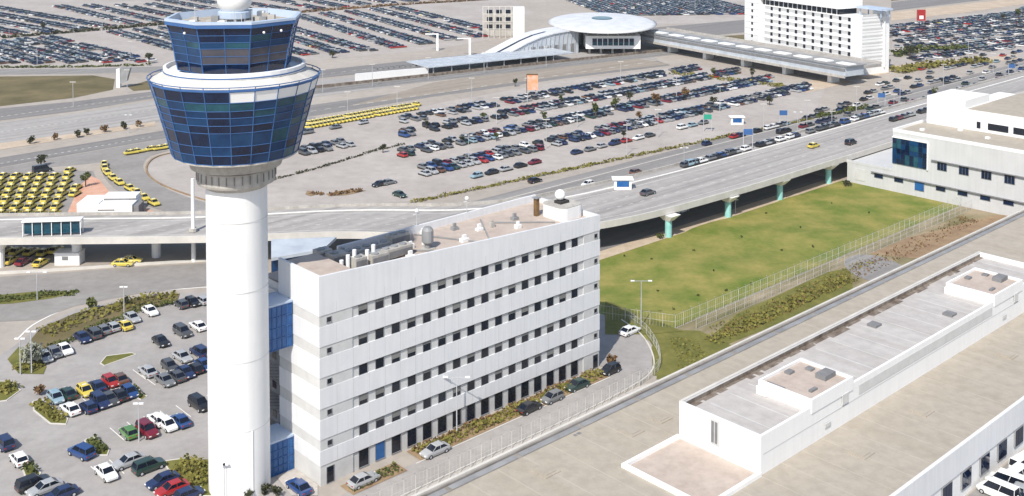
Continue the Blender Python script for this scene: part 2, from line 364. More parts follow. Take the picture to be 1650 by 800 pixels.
# bay lines in the near lot
m = MB()
def bays(v, u0, u1, l=5):
    u = u0
    while u < u1: ribbon(m, [W(u, v)[:2], W(u, v + l)[:2]], .12, E1 * 2); u += 2.6
for (px, py, n) in ((92, 672, 14), (200, 710, 9), (235, 612, 9), (170, 775, 3)):
    a = uva(px, py); bays(a[1], a[0], a[0] + n * 2.6)
struct('road_markings', m, 'paint')
# beds in the middle lot
polypx('flower_bed', [(495, 308), (520, 312), (500, 317), (492, 314)], 'soil', E1 * 3)
polypx('flower_bed', [(525, 313), (560, 306), (590, 308), (560, 315), (530, 317)], 'soil', E1 * 3)

# ================================================================ ELEVATED ROAD
DZ = 6.5
near = smooth_line([W(*p)[:2] for p in ((20, 285), (50, 261), (75.8, 239.6), (108.4, 211.5), (130, 195.2), (151, 174.5), (177.2, 161.5), (216, 157.6), (266.7, 157), (330, 157), (420, 157), (560, 157))], 10)
vd = empty('elevated_road', (*near[30], 0), 'long elevated road on pillars curving past the office block towards the terminal', 'elevated road')
vd['_org'] = tuple(vd.location)
DW = [17.0 + 8.5 * min(1, max(0, (toUV(*p)[0] - 100) / 80)) for p in near]
m = MB(); wallrib(m, near, [q + .3 for q in DW], DZ - 1.1, DZ, d0=.3); dk = m.build('deck', 'deck', vd)
m = MB(); wallrib(m, near, .35, DZ - 1.0, DZ + .5, d0=0); m.build('parapet', 'kerb', vd)
m = MB(); wallrib(m, near, .35, DZ - 1.2, DZ + .6, d0=[q + .31 for q in DW]); m.build('parapet', 'concrete', vd)
m = MB()
for d in (.14, .34, .54, .74):
    d = [q * d for q in DW]
    if d[0] in (.14 * DW[0], .74 * DW[0]): ribbon(m, near, .12, DZ + .02, d0=d)
    else:
        for i in range(0, len(near) - 1):
            a = near[i]; b = near[i + 1]; n = max(1, int(math.hypot(b[0] - a[0], b[1] - a[1]) / 9))
            for k in range(n):
                t0 = k / n; t1 = t0 + .35 / n
                q = [(a[0] + (b[0] - a[0]) * t, a[1] + (b[1] - a[1]) * t) for t in (t0, t1)]; ribbon(m, q, .12, DZ + .02, d0=d[i])
wallrib(m, near, .5, DZ + .005, DZ + .14, d0=[q * .84 for q in DW])
m.build('lane_markings', 'paint', vd)
for i, u in enumerate((150, 171, 196, 218.7, 240.8, 263.9)):
    for vv, mt in ((159.2, 'teal_paint'), (174, 'concrete')):
        if i < 2 and vv < 170: vv += (17, 5)[i]
        p = W(u, vv); m = MB(); m.lathe([(.8, 0), (.8, 3.9)], 14, p[0], p[1])
        pl = m.build('pillar', mt, vd, smooth=False)
        m = MB()
        a = [W(u + s * .8, vv + t * .9, 3.9) for s, t in ((-1, -1), (1, -1), (1, 1), (-1, 1))]; b = [W(u + s * 1.6, vv + t * 2.3, DZ - 1.12) for s, t in ((-1, -1), (1, -1), (1, 1), (-1, 1))]
        m.idx(a + b, [(3, 2, 1, 0), (4, 5, 6, 7), (0, 1, 5, 4), (1, 2, 6, 5), (2, 3, 7, 6), (3, 0, 4, 7)]); m.build('pillar_head', 'white_paint', pl)
for px, py in ((124, 424), (252, 414), (0, 430), (470, 404)):
    p = at(px, py); m = MB(); m.lathe([(1.0, 0), (1.0, 3.9)], 14, p[0], p[1]); pl = m.build('pillar', 'white_paint', vd)
    m = MB(); m.lathe([(1.0, 3.9), (2.2, DZ - 1.1)], 14, p[0], p[1]); m.build('pillar_head', 'white_paint', pl)
# retaining wall beneath the deck, far side
polypx('service_yard', [(134, 163.5), (134, 186), (269, 184), (269, 161.5)], 'road_dark', E1 * 2, uvp=True)

# ================================================================ OFFICE BLOCK
UL, UR, VF, VB = 79.0, 133.8, 123.2, 138.5
def ptop(u): return 28.5 + (25.7 - 28.5) * (u - UL) / (UR - UL)
ob = empty('office_building', W(106, 130), 'long white six-storey office block with rows of small square dark windows beside the control tower', 'office building')
STR = [(2.75, 0), (6.3, 4.8), (10.5, 9.0), (14.7, 13.2), (18.9, 17.4), (23.1, 21.6)]   # top, bottom of each window strip
wu0, wu1 = us(VF + .3, 22, 566), us(VF + .3, 22, 939)
m = MB(); m.ub(UL + .5, UR - .5, VF + .25, VB - .3, 0, 24.6, top=0); m.ub(UL + .06, UR - .06, VF + .2, VB, 0, 23.6)
m.ub(UL + .07, wu0, VF + .06, VF + .198, 0, 23.59); m.ub(wu1, UR - .07, VF + .06, VF + .198, 0, 23.59)
core = m.build('wall', 'grey_strip', ob)
m = MB(); bands = [(2.75, 4.8), (6.3, 9.0), (10.5, 13.2), (14.7, 17.4), (18.9, 21.6)]
for z0, z1 in bands: m.ub(UL, UR, VF, VB + .05, z0, z1)
m.build('fascia', 'fascia', ob)
# top fascia / parapet with sloping crest
m = MB()
def wedge(m, u0, u1, v0, v1, z0, f):
    a = [W(u, v, z0) for u, v in ((u0, v0), (u1, v0), (u1, v1), (u0, v1))]; b = [W(u, v, f(u)) for u, v in ((u0, v0), (u1, v0), (u1, v1), (u0, v1))]
    m.idx(a + b, [(3, 2, 1, 0), (4, 5, 6, 7), (0, 1, 5, 4), (1, 2, 6, 5), (2, 3, 7, 6), (3, 0, 4, 7)])
wedge(m, UL, UR, VF, VF + .4, 23.1, ptop)
wedge(m, UL, UL + .4, VF + .4, VB - 5, 23.1, lambda u: 28.5)
wedge(m, UR - .4, UR, VF + .4, VB, 23.1, lambda u: 25.7)
wedge(m, UL + 13, UR - .4, VB - .4, VB, 23.1, lambda u: 26.1)
m.build('parapet', 'fascia', ob)
m = MB(); m.face([W(UL + .4, VF + .4, 24.9), W(UR - .4, VF + .4, 24.9), W(UR - .4, VB - .4, 24.9), W(UL + .4, VB - .4, 24.9)]); m.build('roof', 'roof_pink', ob)
m = MB(); m.ub(UL + .45, UL + 6, VF + .45, VB - 5.1, 24.9, 27.9); m.build('roof_block', 'roof_pink', ob)
# panel joints on the fascia
m = MB()
for z0, z1 in bands + [(23.1, 24.6)]:
    m.ub(UL + .3, UR - .3, VF - .012, VF, z0 + .02, z0 + .10)
    u = UL + 2.7
    while u < UR: m.ub(u, u + .05, VF - .01, VF, z0 + .12, z1 - .02); u += 2.67
m.build('panel_joint', 'grey_strip', ob)
wc = [us(VF + .7, 22.3, 581) + i * (us(VF + .7, 22.3, 922) - us(VF + .7, 22.3, 581)) / 15 for i in range(16)]
blr = random.Random(9)
def window(par, u0, u1, z0, z1, v, name='window', gm='glass_dark'):
    a = MB()
    a.ub(u0 - .08, u1 + .08, v - .07, v, z1, z1 + .05); a.ub(u0 - .08, u1 + .08, v - .12, v, z0 - .08, z0)
    a.ub(u0 - .08, u0, v - .07, v, z0, z1); a.ub(u1, u1 + .08, v - .07, v, z0, z1)
    f = a.build(name, 'grey_metal', par)
    b = MB(); b.ub(u0, u1, v - .04, v - .01, z0, z1)
    if z1 - z0 > 2: b.ub(u0, u1, v - .06, v - .041, z0 + 1.2, z0 + 1.26)
    b.build('pane', gm, f)
    if name == 'window' and u1 - u0 > 1 and blr.random() < .4:
        b = MB(); b.ub(u0 + .03, u1 - .03, v - .055, v - .042, z1 - (z1 - z0) * blr.choice((.25, .4, .6)), z1); b.build('blind', 'blind', f)
    return f
for (zt, zb) in STR[1:]:
    for u in wc: window(ob, u - .68, u + .68, zb + .02, zt - .10, VF + .2)
    for u in (UL + 1.55, UR - 1.0): window(ob, u - .33, u + .33, zb + .45, zb + 1.1, VF + .06)
for i, u in enumerate(wc): window(ob, u - .78, u + .78, .25, 2.62, VF + .2, 'tall_window', 'blue_panel' if i == 1 else 'glass_dark')
for u in (UL + 1.6, UR - 1.0): window(ob, u - .55, u + .55, .1, 2.3, VF + .06, 'door')
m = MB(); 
for (zt, zb) in STR:                                     # dark strip topping each recess, the shadow there put into its colour
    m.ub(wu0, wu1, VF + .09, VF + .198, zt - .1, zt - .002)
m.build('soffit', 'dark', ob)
# back wing, in the tower's shade
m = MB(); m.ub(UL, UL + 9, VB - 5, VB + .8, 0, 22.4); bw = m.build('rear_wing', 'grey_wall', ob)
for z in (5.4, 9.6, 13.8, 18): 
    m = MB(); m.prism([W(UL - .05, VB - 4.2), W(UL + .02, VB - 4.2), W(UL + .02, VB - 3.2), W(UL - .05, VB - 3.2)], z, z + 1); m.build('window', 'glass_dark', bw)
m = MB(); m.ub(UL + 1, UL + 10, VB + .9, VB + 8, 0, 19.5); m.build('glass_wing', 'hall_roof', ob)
q = [at(x, y, 9)[:2] for x, y in ((437, 386), (542, 382), (520, 402), (437, 416))]
t = empty('glass_canopy', (*q[0], 0), 'blue-grey glass canopy between the office block and the elevated road', 'canopy')
m = MB(); m.prism(q, 8.4, 9); m.build('roof', 'hall_roof', t); m = MB(); m.prism([(a_ * .9 + q[0][0] * .1, b_ * .9 + q[0][1] * .1) for a_, b_ in q], 0, 8.39); m.build('wall', 'glass_blue', t)
# blue glazed links to the tower
for z0, z1 in ((0, 4.6), (17.3, 23.4)):
    m = MB(); m.ub(75.0, UL - .05, 129.8, 134, z0, z1); lk = m.build('glazed_link', 'blue_panel', ob)
    m = MB()
    for k in range(6):
        u = 75.0 + k * .77; m.bar(W(u, 129.74, z0), W(u, 129.74, z1), .05)
    for k in range(5):
        z = z0 + .05 + (z1 - z0 - .1) * k / 4; m.bar(W(75, 129.72, z), W(UL - .05, 129.72, z), .05)
    m.build('frame', 'blue_steel', lk)
    m = MB(); m.ub(74.9, UL - .06, 129.7, 134.1, z1, z1 + .25); m.build('roof', 'pale_steel', lk)
# roof equipment: separate things
def ac(u, v, l, wd, h, label, z=24.92):
    t = empty('air_conditioning_unit', W(u, v, z), label, 'air conditioner', 'air conditioning units on the office roof')
    m = MB(); m.ub(u - l / 2, u + l / 2, v - wd / 2, v + wd / 2, z + .25, z + h); m.build('casing', 'concrete', t)
    m = MB(); m.ub(u - l / 2 + .15, u + l / 2 - .15, v - wd / 2 - .05, v - wd / 2 - .005, z + .4, z + h - .35); m.build('grille', 'grey_wall', t)
    m = MB()
    for k in range(max(1, int(l / 1.6))):
        p = W(u - l / 2 + .9 + k * 1.6, v); m.lathe([(.55, z + h), (.55, z + h + .18), (.42, z + h + .18)], 12, p[0], p[1])
    m.build('fan', 'grey_metal', t)
ac(94.5, 134.6, 8, 1.9, 1.5, 'long pale chiller with dark grille, farther of the two big ones on the office roof')
ac(96.0, 131.4, 8.5, 1.9, 1.6, 'long pale chiller with dark grille, nearer of the two big ones on the office roof')
ac(88.6, 133.4, 2.6, 2.2, 2.2, 'square white ventilation box beside the tan roof end of the office block')
ac(89.2, 128.8, 2.0, 1.6, 2.6, 'small white ventilation box right behind the front parapet at the tower end')
ac(92.5, 128.6, 3.0, 1.4, 2.4, 'low white cooling unit tucked against the parapet near the tower end')
ac(101.5, 135.8, 3.6, 1.6, 1.7, 'pale cooling unit by the rear parapet right of the long chillers')
ac(87.6, 135.6, 2.2, 1.8, 2.4, 'pale cooling unit at the back left of the office roof')
rk = random.Random(31)
for k in range(10):
    u_ = 99 + k * 2.7; v_ = rk.choice((129.5, 132.5, 135.5, 136.8)) + rk.uniform(-.5, .5); a_ = rk.uniform(.3, .7); m = MB(); m.ub(u_ - a_, u_ + a_, v_ - a_ * .7, v_ + a_ * .7, 24.92, 25.2 + rk.uniform(.1, .6)); m.ub(u_ - a_ * .5, u_ + a_ * .5, v_ - a_ * .3, v_ + a_ * .3, 25.2, 26)
    tag(m.build('roof_cowl', rk.choice(['white_paint', 'concrete', 'grey_metal'])), 'small box cowl scattered over the pink office roof, %s from the left' % ordn(k), 'roof cowl', 'small cowls on the office roof')
for k in range(6):
    m = MB(); u_ = 86.6 + k * 1.1; m.bar(W(u_, 129.2, 25.0), W(u_, 129.2, 27.5 + (k % 3) * .5), .3, 10); tag(m.build('vent_pipe', 'white_paint'), 'upright pale vent pipe behind the left roof block of the office, %s from the left' % ordn(k), 'vent pipe', 'vent pipes on the office roof')
for (u, v, r, h, lb) in ((103.5, 131, .9, 3.4, 'dark rounded water tank standing alone on the office roof'), (91.5, 136.3, .5, 1.6, 'short dark exhaust cowl by the rear parapet behind the chillers')):
    t = empty('water_tank' if r > .6 else 'exhaust_cowl', W(u, v, 24.92), lb, 'tank' if r > .6 else 'cowl'); p = W(u, v)
    m = MB(); m.lathe([(r * .5, 24.92), (r * .5, 25.6), (r, 26), (r, 24.9 + h - .5), (r * .6, 24.9 + h)], 14, p[0], p[1]); m.build('tank', 'grey_metal', t, smooth=False)
    m = MB(); m.ub(u - r, u + r, v - r, v + r, 24.91, 25.05); m.build('base', 'concrete', t)
# pipe runs and masts
m = MB()
for a, b in (((106, 137.6), (112, 126)), ((112, 126), (119, 136.5)), ((98, 135), (104, 128.5)), ((119, 134), (127, 127)), ((103, 128), (112, 126.4))): m.bar(W(*a, 25.05), W(*b, 25.05), .13)
tag(m.build('pipe_run', 'grey_metal'), 'thin dark pipes zigzagging over the pink office roof', 'pipes')
for u, lb in ((107, 'thin white antenna mast on the rear parapet of the office roof, left one'), (117.5, 'thin antenna mast on the rear parapet of the office roof, right one')):
    t = empty('antenna_mast', W(u, 138.2, 26.1), lb, 'antenna', 'antenna masts on the office roof')
    m = MB(); m.bar(W(u, 138.2, 26.1), W(u, 138.2, 28.4), .08); m.build('mast', 'steel', t)
    m = MB(); m.bar(W(u - .7, 138.2, 28), W(u + .7, 138.2, 28), .06); m.sphere(W(u, 138.2, 28.5), .35, 8); m.build('antenna', 'white_paint', t)
t = empty('roof_plant_room', W(128.5, 130.5, 24.92), 'rounded white plant room at the far right end of the office roof', 'plant room')
m = MB(); q = []
for (cu, cv, a0) in ((132, 127.4, -90), (132, 130.4, 0), (129.2, 130.4, 90), (129.2, 127.4, 180)):
    for k in range(5):
        a = R(a0 + 22.5 * k); q.append(W(cu + 1.2 * math.cos(a), cv + 1.2 * math.sin(a)))
m.prism(q, 24.92, 27.0); m.build('wall', 'white_wall', t)
m = MB(); m.prism([(p[0] * .985 + W(130.6, 128.9)[0] * .015, p[1] * .985 + W(130.6, 128.9)[1] * .015) for p in q], 27.0, 27.15); m.build('roof', 'concrete', t)
t = empty('satellite_dish', W(130.4, 129, 27.15), 'round white radome dish on the rooftop plant room of the office block', 'radome')
m = MB(); p = W(130.4, 129.2); m.sphere((p[0], p[1], 28.5), .9, 16); m.build('dome', 'white_paint', t, smooth=True)
m = MB(); m.ub(129.6, 131.6, 128.2, 129.8, 27.16, 27.6); m.build('mount', 'dark', t)
t = empty('chimney', W(127.5, 132, 24.92), 'slim brown chimney stack left of the rooftop plant room', 'chimney')
m = MB(); m.ub(127.2, 127.9, 131.6, 132.3, 24.92, 27.9); m.build('stack', 'leaf_brown', t)
m = MB(); m.ub(127.0, 128.1, 131.4, 132.5, 27.9, 28.05); m.build('cap', 'grey_metal', t)

# ================================================================ CONTROL TOWER
CX, CY = -36.5, 144.6
tw = empty('control_tower', (CX, CY, 0), 'tall white cylindrical air traffic control tower with flared blue glass cab', 'control tower')
m = MB(); m.lathe([(4.04, 0), (4.0, 20), (3.97, 41.2)], 72, CX, CY, cap=False); m.build('shaft', 'white_wall', tw, smooth=True)
m = MB()
for z in (9, 18.2, 27.4, 36.6): m.lathe([(4.03, z), (4.045, z + .01), (4.045, z + .05), (4.03, z + .06)], 72, CX, CY, cap=False)
m.build('joint', 'grey_strip', tw, smooth=True)
m = MB(); m.bar((CX + 2.5, CY - 3.15, 0), (CX + 2.5, CY - 3.15, 9), .12, 6); m.build('pipe', 'white_paint', tw)
m = MB(); m.lathe([(3.9, 40.6), (4.4, 41.1), (5.0, 41.3), (5.1, 41.6), (5.1, 43.2), (4.6, 43.3)], 48, CX, CY); col = m.build('collar', 'concrete', tw)
m = MB()
for k in range(32):
    t = 2 * math.pi * k / 32; c, s = math.cos(t), math.sin(t); m.bar((CX + 5.12 * c, CY + 5.12 * s, 41.9), (CX + 5.12 * c, CY + 5.12 * s, 43.0), .09)
m.build('slot', 'grey_wall', col)
m = MB(); m.lathe([(4.6, 43.3), (5.9, 43.5), (6.2, 44.6), (8.1, 45.1), (8.1, 45.35), (4, 45.4)], 44, CX, CY); m.build('soffit', 'concrete', tw)
FR = -75.8; N = 22; rot = R(FR - 4)
prof = [(8.13, 45.35), (8.5, 46.6), (8.8, 47.8), (9.3, 49.6), (9.58, 50.6), (9.84, 51.6), (10.1, 52.5), (10.42, 53.6), (10.85, 55.0)]
lab_rng = random.Random(3)
def cab(prof, N, rot, name, par, pick, fr, mull=.09, mats=('glass_night', 'glass_blue', 'glass_teal', 'white_paint'), flat=False):
    g = MB(); f = MB(); K = lambda i: .924 if flat and i % 2 else 1
    for k in range(len(prof) - 1):
        (r0, z0), (r1, z1) = prof[k], prof[k + 1]
        for i in range(N):
            a, b = 2 * math.pi * i / N + rot, 2 * math.pi * (i + 1) / N + rot
            ka, kb = K(i), K(i + 1)
            P = [(CX + ka * r0 * math.cos(a), CY + ka * r0 * math.sin(a), z0), (CX + kb * r0 * math.cos(b), CY + kb * r0 * math.sin(b), z0), (CX + kb * r1 * math.cos(b), CY + kb * r1 * math.sin(b), z1), (CX + ka * r1 * math.cos(a), CY + ka * r1 * math.sin(a), z1)]
            g.face(P, pick(k, (a + b) / 2))
    for k, (r, z) in enumerate(prof):
        for i in range(N):
            a, b = 2 * math.pi * i / N + rot, 2 * math.pi * (i + 1) / N + rot; ra, rb_ = (r + .03) * K(i), (r + .03) * K(i + 1)
            f.bar((CX + ra * math.cos(a), CY + ra * math.sin(a), z), (CX + rb_ * math.cos(b), CY + rb_ * math.sin(b), z), mull * .75)
            if k < len(prof) - 1: f.bar((CX + ra * math.cos(a), CY + ra * math.sin(a), z), (CX + K(i) * (prof[k + 1][0] + .03) * math.cos(a), CY + K(i) * (prof[k + 1][0] + .03) * math.sin(a), prof[k + 1][1]), mull * (1.5 if flat and i % 2 == 0 else 1))
    go = g.build(name, mats, par); f.build('mullion', fr, go); return go
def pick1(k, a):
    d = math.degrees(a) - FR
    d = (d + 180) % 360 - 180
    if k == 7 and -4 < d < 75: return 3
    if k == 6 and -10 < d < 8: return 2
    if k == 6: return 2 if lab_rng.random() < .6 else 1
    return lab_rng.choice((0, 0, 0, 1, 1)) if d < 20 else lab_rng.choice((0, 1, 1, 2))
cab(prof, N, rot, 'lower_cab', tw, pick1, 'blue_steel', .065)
m = MB(); m.lathe([(10.85, 55.0), (11.0, 55.05), (11.0, 55.3), (10.8, 55.32)], N, CX, CY, rot, cap=False); m.build('rim', 'blue_steel', tw)
m = MB(); m.lathe([(10.8, 55.25), (9.0, 56.15), (8.9, 56.15)], N, CX, CY, rot, cap=False); m.build('sloping_roof', 'kerb', tw)
m = MB()
for i in range(44):
    a, b = 2 * math.pi * i / 44 + rot, 2 * math.pi * (i + 1) / 44 + rot
    p = (CX + 11.15 * math.cos(a), CY + 11.05 * math.sin(a)); q = (CX + 11.05 * math.cos(b), CY + 11.05 * math.sin(b))
    m.bar((*p, 55.6), (*q, 55.6), .07)
    if i % 2 == 0: m.bar((CX + 10.9 * math.cos(a), CY + 10.9 * math.sin(a), 55.2), (*p, 55.62), .05)
m.build('railing', 'blue_steel', tw)
m = MB(); m.lathe([(9.0, 56.1), (9.1, 56.2), (9.1, 56.9), (8.75, 56.95), (8.7, 56.4), (6, 56.3)], N * 2, CX, CY, rot, cap=False); rg = m.build('gallery', 'white_paint', tw)
m = MB(); m.lathe([(9.12, 56.28), (9.15, 56.3), (9.15, 56.42), (9.12, 56.44)], N * 2, CX, CY, rot, cap=False); m.build('band', 'blue_steel', rg)
rot8 = R(FR + 13)
prof2 = [(7.3, 56.6), (7.6, 57.9), (7.75, 58.9), (7.95, 59.9), (8.1, 60.7), (8.35, 61.6), (8.75, 62.9)]
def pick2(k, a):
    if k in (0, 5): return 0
    if k in (1, 2): return 4 if -40 < ((math.degrees(a) - FR + 180) % 360 - 180) < 60 else 1  # grey panes paint a reflection band across the front facets
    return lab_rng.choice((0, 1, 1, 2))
cab(prof2, 16, rot8 - R(.0), 'upper_cab', tw, pick2, 'blue_steel', .06, ('glass_night', 'glass_blue', 'glass_teal', 'white_paint', 'glass_reflection'), True)
m = MB(); m.lathe([(8.75, 62.9), (9.0, 63.0), (9.0, 63.3), (8.5, 63.35), (8.35, 62.38)], 8, CX, CY, rot8, cap=False); m.build('rim', 'pale_steel', tw)
m = MB(); m.lathe([(8.72, 62.5), (8.95, 62.55), (8.95, 62.98), (8.7, 62.99)], 8, CX, CY, rot8, cap=False); m.build('band', 'blue_steel', tw)
m = MB(); m.face([(CX + 8.45 * math.cos(2 * math.pi * i / 16 + rot8), CY + 8.3 * math.sin(2 * math.pi * i / 16 + rot8), 62.4) for i in range(0, 16, 2)]); m.build('roof', 'roof_tan', tw)
m = MB()
for k in range(10):
    t = 2 * math.pi * k / 10; c, s = math.cos(t), math.sin(t); m.bar((CX + 2.0 * c, CY + 2.0 * s, 62.4), (CX + 2.0 * c, CY + 2.0 * s, 63.1), .1)
m.lathe([(1.2, 62.4), (1.2, 63.1)], 16, CX, CY); m.build('radome_legs', 'steel', tw)
m = MB(); m.lathe([(1.9, 62.9), (2.15, 63.0), (2.15, 63.8), (2.0, 63.9)], 20, CX, CY); m.build('radome_base', 'pale_steel', tw)
m = MB(); m.sphere((CX, CY, 65.5), 2.3, 24); m.build('radome', 'white_paint', tw, smooth=True)
rr = random.Random(5)
for k in range(22):
    a = rr.uniform(0, 6.28); r = rr.uniform(3.0, 6.6); x, y = CX + r * math.cos(a), CY + r * math.sin(a); h = rr.uniform(.5, 1.5); m = MB()
    if k % 3 == 0: m.bar((x, y, 62.4), (x, y, 62.7 + h * 1.5), .06); m.build('antenna', 'steel', tw)
    else: m.box(x - .45, x + .45, y - .4, y + .4, 62.41, 62.6 + h * .7); m.build('roof_box', rr.choice(['concrete', 'white_paint', 'grey_metal']), tw)
for a in (-52, -35, -120):                                # small white lamps under the upper roof edge
    t = R(a); m = MB(); m.sphere((CX + 8.75 * math.cos(t), CY + 8.75 * math.sin(t), 61.9), .17, 8); m.build('lamp', 'white_paint', tw)

# ================================================================ SATELLITE TERMINAL (near right)
SZ = 7.0
st = empty('flat_roofed_terminal', W(165, 83), 'huge low terminal building with beige flat roof in the right foreground', 'terminal building')
m = MB(); m.ub(60, 269.3, 63.8, 102, 0, SZ - .05); m.build('wall', 'white_wall', st)
m = MB(); m.ub(59.8, 269.35, 63.65, 102.3, SZ - .04, SZ); m.build('roof', 'roof_tan', st)
m = MB(); m.ub(60, 269.3, 63.62, 64.1, SZ - 3.2, SZ + .35); m.build('fascia', 'fascia', st)
m = MB(); m.ub(60, 269.3, 102.3, 102.7, 0, SZ + .5); m.build('parapet', 'kerb', st)
m = MB(); k = 63
while k < 268: m.ub(k, k + .10, 64.2, 100.8, SZ + .004, SZ + .012); k += 4.6
m.build('roof_seam', 'roof_seam', st)
m = MB(); m.ub(60, 269.3, 100.9, 101.9, SZ + .01, SZ + .05); m.ub(60, 269.3, 102.02, 102.28, SZ + .01, SZ + .3)
m.build('gutter', 'roof_gutter', st)
m = MB()
for k in range(18): m.ub(60.3 + k * 11.6, 60.3 + k * 11.6 + 10.9, 100.95, 101.9, SZ + .06, SZ + .12)
m.build('gutter_cover', 'grey_metal', st)
du = (156.54 - 134.72) / 4
for k in range(-4, 12):
    u = 134.72 + du * k; m = MB(); m.ub(u - 1.35, u + 1.35, 63.55, 63.78, 1.3, 3.7); f = m.build('window', 'grey_metal', st)
    m = MB()
    for j in range(3): m.ub(u - 1.25 + j * .85, u - .45 + j * .85, 63.5, 63.545, 1.42, 3.58)
    m.build('pane', 'glass_night', f)
for q in ((1485, 663), (1387, 730), (1017, 695), (1063, 674), (1622, 573), (880, 760)):
    c = uva(q[0], q[1], SZ); m = MB(); m.ub(c[0] - 1.3, c[0] + 1.3, c[1] - 1.3, c[1] + 1.3, SZ, SZ + .12); m.ub(c[0] - .9, c[0] + .9, c[1] - .9, c[1] + .9, SZ + .121, SZ + .2); m.build('roof_hatch', 'roof_tan', st)
# rooftop hall
PZ = 12.0; pu0, pu1, pv0, pv1 = 113.7, 202.5, 77.5, 90.3
ph = empty('rooftop_hall', W(158, 84, SZ), 'long white rooftop hall with grey sunken roof on the low terminal', 'rooftop hall')
m = MB(); m.ub(pu0, pu1, pv0, pv1, SZ, PZ - .9); m.build('wall', 'white_wall', ph)
m = MB(); m.ub(pu0 - .01, pu1 + .01, pv0 - .01, pv0 + .35, PZ - .9, PZ); m.ub(pu0 - .01, pu1 + .01, pv1 - .35, pv1 + .01, PZ - .9, PZ); m.ub(pu0 - .01, pu0 + .35, pv0 + .35, pv1 - .35, PZ - .9, PZ); m.ub(pu1 - .35, pu1 + .01, pv0 + .35, pv1 - .35, PZ - .9, PZ)
m.build('parapet', 'white_wall', ph)
m = MB(); m.ub(pu0 + .35, pu1 - .35, pv0 + .35, pv1 - .35, PZ - .89, PZ - .85); m.build('roof', 'roof_pale', ph)
m = MB(); m.ub(pu0, pu1, pv1 - .36, pv1 + .05, PZ, PZ + .1); m.build('coping', 'kerb', ph)
m = MB(); rs = random.Random(11); u = pu0 + .6                          # stains plus the parapet's inner shadow, painted dark along its foot
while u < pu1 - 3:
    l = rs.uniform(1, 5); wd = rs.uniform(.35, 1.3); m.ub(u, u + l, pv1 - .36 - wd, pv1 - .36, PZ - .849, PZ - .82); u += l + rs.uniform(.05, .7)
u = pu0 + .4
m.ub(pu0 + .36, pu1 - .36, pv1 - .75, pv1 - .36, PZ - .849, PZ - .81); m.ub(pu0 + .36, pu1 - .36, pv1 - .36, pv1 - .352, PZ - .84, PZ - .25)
m.build('stain_shade_gutter', 'dark_blotch', ph)
m = MB(); rs = random.Random(12)
for k in range(20):
    u = pu0 + 4 + k * 4.3; m.ub(u, u + .12, pv0 + .5, pv1 - 2, PZ - .849, PZ - .835)
m.build('roof_seam', 'grey_strip', ph)
c = W(pu0, 86); m = MB(); m.ub(pu0 - .16, pu0, 83.8, 85.1, SZ + 1.4, PZ - .3); lv = m.build('louvre', 'grey_strip', ph)
m = MB()
for k in range(2): m.ub(pu0 - .2, pu0 - .161, 84 + k * .55, 84.4 + k * .55, SZ + 1.6, PZ - .6)
m.build('slats', 'grey_wall', lv)
for (u0, u1) in ((125, 135.3), (179.7, 190.7)):
    m = MB(); m.ub(u0, u1, pv0 - .12, 85.7, PZ - .85, 12.6); b = m.build('lift_housing', 'white_wall', ph)
    m = MB(); m.ub(u0, u1, pv0 - .12, pv0 + .2, 12.6, 13); m.ub(u0, u1, 85.4, 85.7, 12.6, 13); m.ub(u0, u0 + .3, pv0 + .2, 85.4, 12.6, 13); m.ub(u1 - .3, u1, pv0 + .2, 85.4, 12.6, 13); m.build('parapet', 'white_wall', b)
    m = MB(); m.face([W(u0 + .3, pv0 + .2, 12.62), W(u1 - .3, pv0 + .2, 12.62), W(u1 - .3, 85.4, 12.62), W(u0 + .3, 85.4, 12.62)]); m.build('roof', 'roof_pink', b)
    m = MB(); m.ub(u0 + .6, u0 + .9, 82, 84.8, 12.63, 12.85); m.ub(u1 - 3.4, u1 - .8, 79.6, 81.2, 12.63, 13.3); m.ub(u1 - 2.2, u1 - 1.2, 82.6, 83.6, 12.63, 12.9); m.ub(u0 + 2.5, u0 + 4, 79, 79.5, 12.63, 12.9); m.ub(u0 + 5, u0 + 6.2, 84, 84.9, 12.63, 12.95); m.build('vent', 'grey_wall', b)
    m = MB(); m.ub(u0 - .5, u0 - .01, 84.2, 85.7, PZ - .8, 12.3); m.build('duct', 'white_paint', b)
    m = MB(); m.ub(u0 + 3.2, u0 + 4.6, pv0 - .2, pv0 - .121, SZ + 1.2, SZ + 1.7); m.ub(u0 + 7.5, u0 + 9, pv0 - .2, pv0 - .121, SZ + 2.9, SZ + 4.3); m.build('vent', 'grey_strip', b)
m = MB(); m.ub(pu0 + .5, u1 - 1, pv0 - .03, pv0 - .011, SZ + 2.5, SZ + 2.62); m.ub(137, 179, pv0 - .06, pv0 - .031, SZ + 2.9, SZ + 4.2); m.build('window_band', 'grey_strip', ph)
m = MB(); m.ub(103.9, 105.2, 100, 100.5, SZ, SZ + .01)
for u, v in ((157, 86), (170, 80)): m.ub(u, u + 1.8, v, v + 1.6, PZ - .84, PZ - .5)
m.build('vent', 'grey_wall', ph)
m = MB(); m.ub(102.5, pu0 - .02, 90.1, 90.6, SZ, SZ + .5); m.ub(102.5, 103, 77.3, 90.1, SZ, SZ + .5); m.ub(103, pu0 - .02, 77.3, 77.8, SZ, SZ + .5); m.build('terrace_kerb', 'white_paint', ph)
m = MB(); m.face([W(103, 77.8, SZ + .03), W(pu0, 77.8, SZ + .03), W(pu0, 90.1, SZ + .03), W(103, 90.1, SZ + .03)]); m.build('terrace_floor', 'roof_pink', ph)

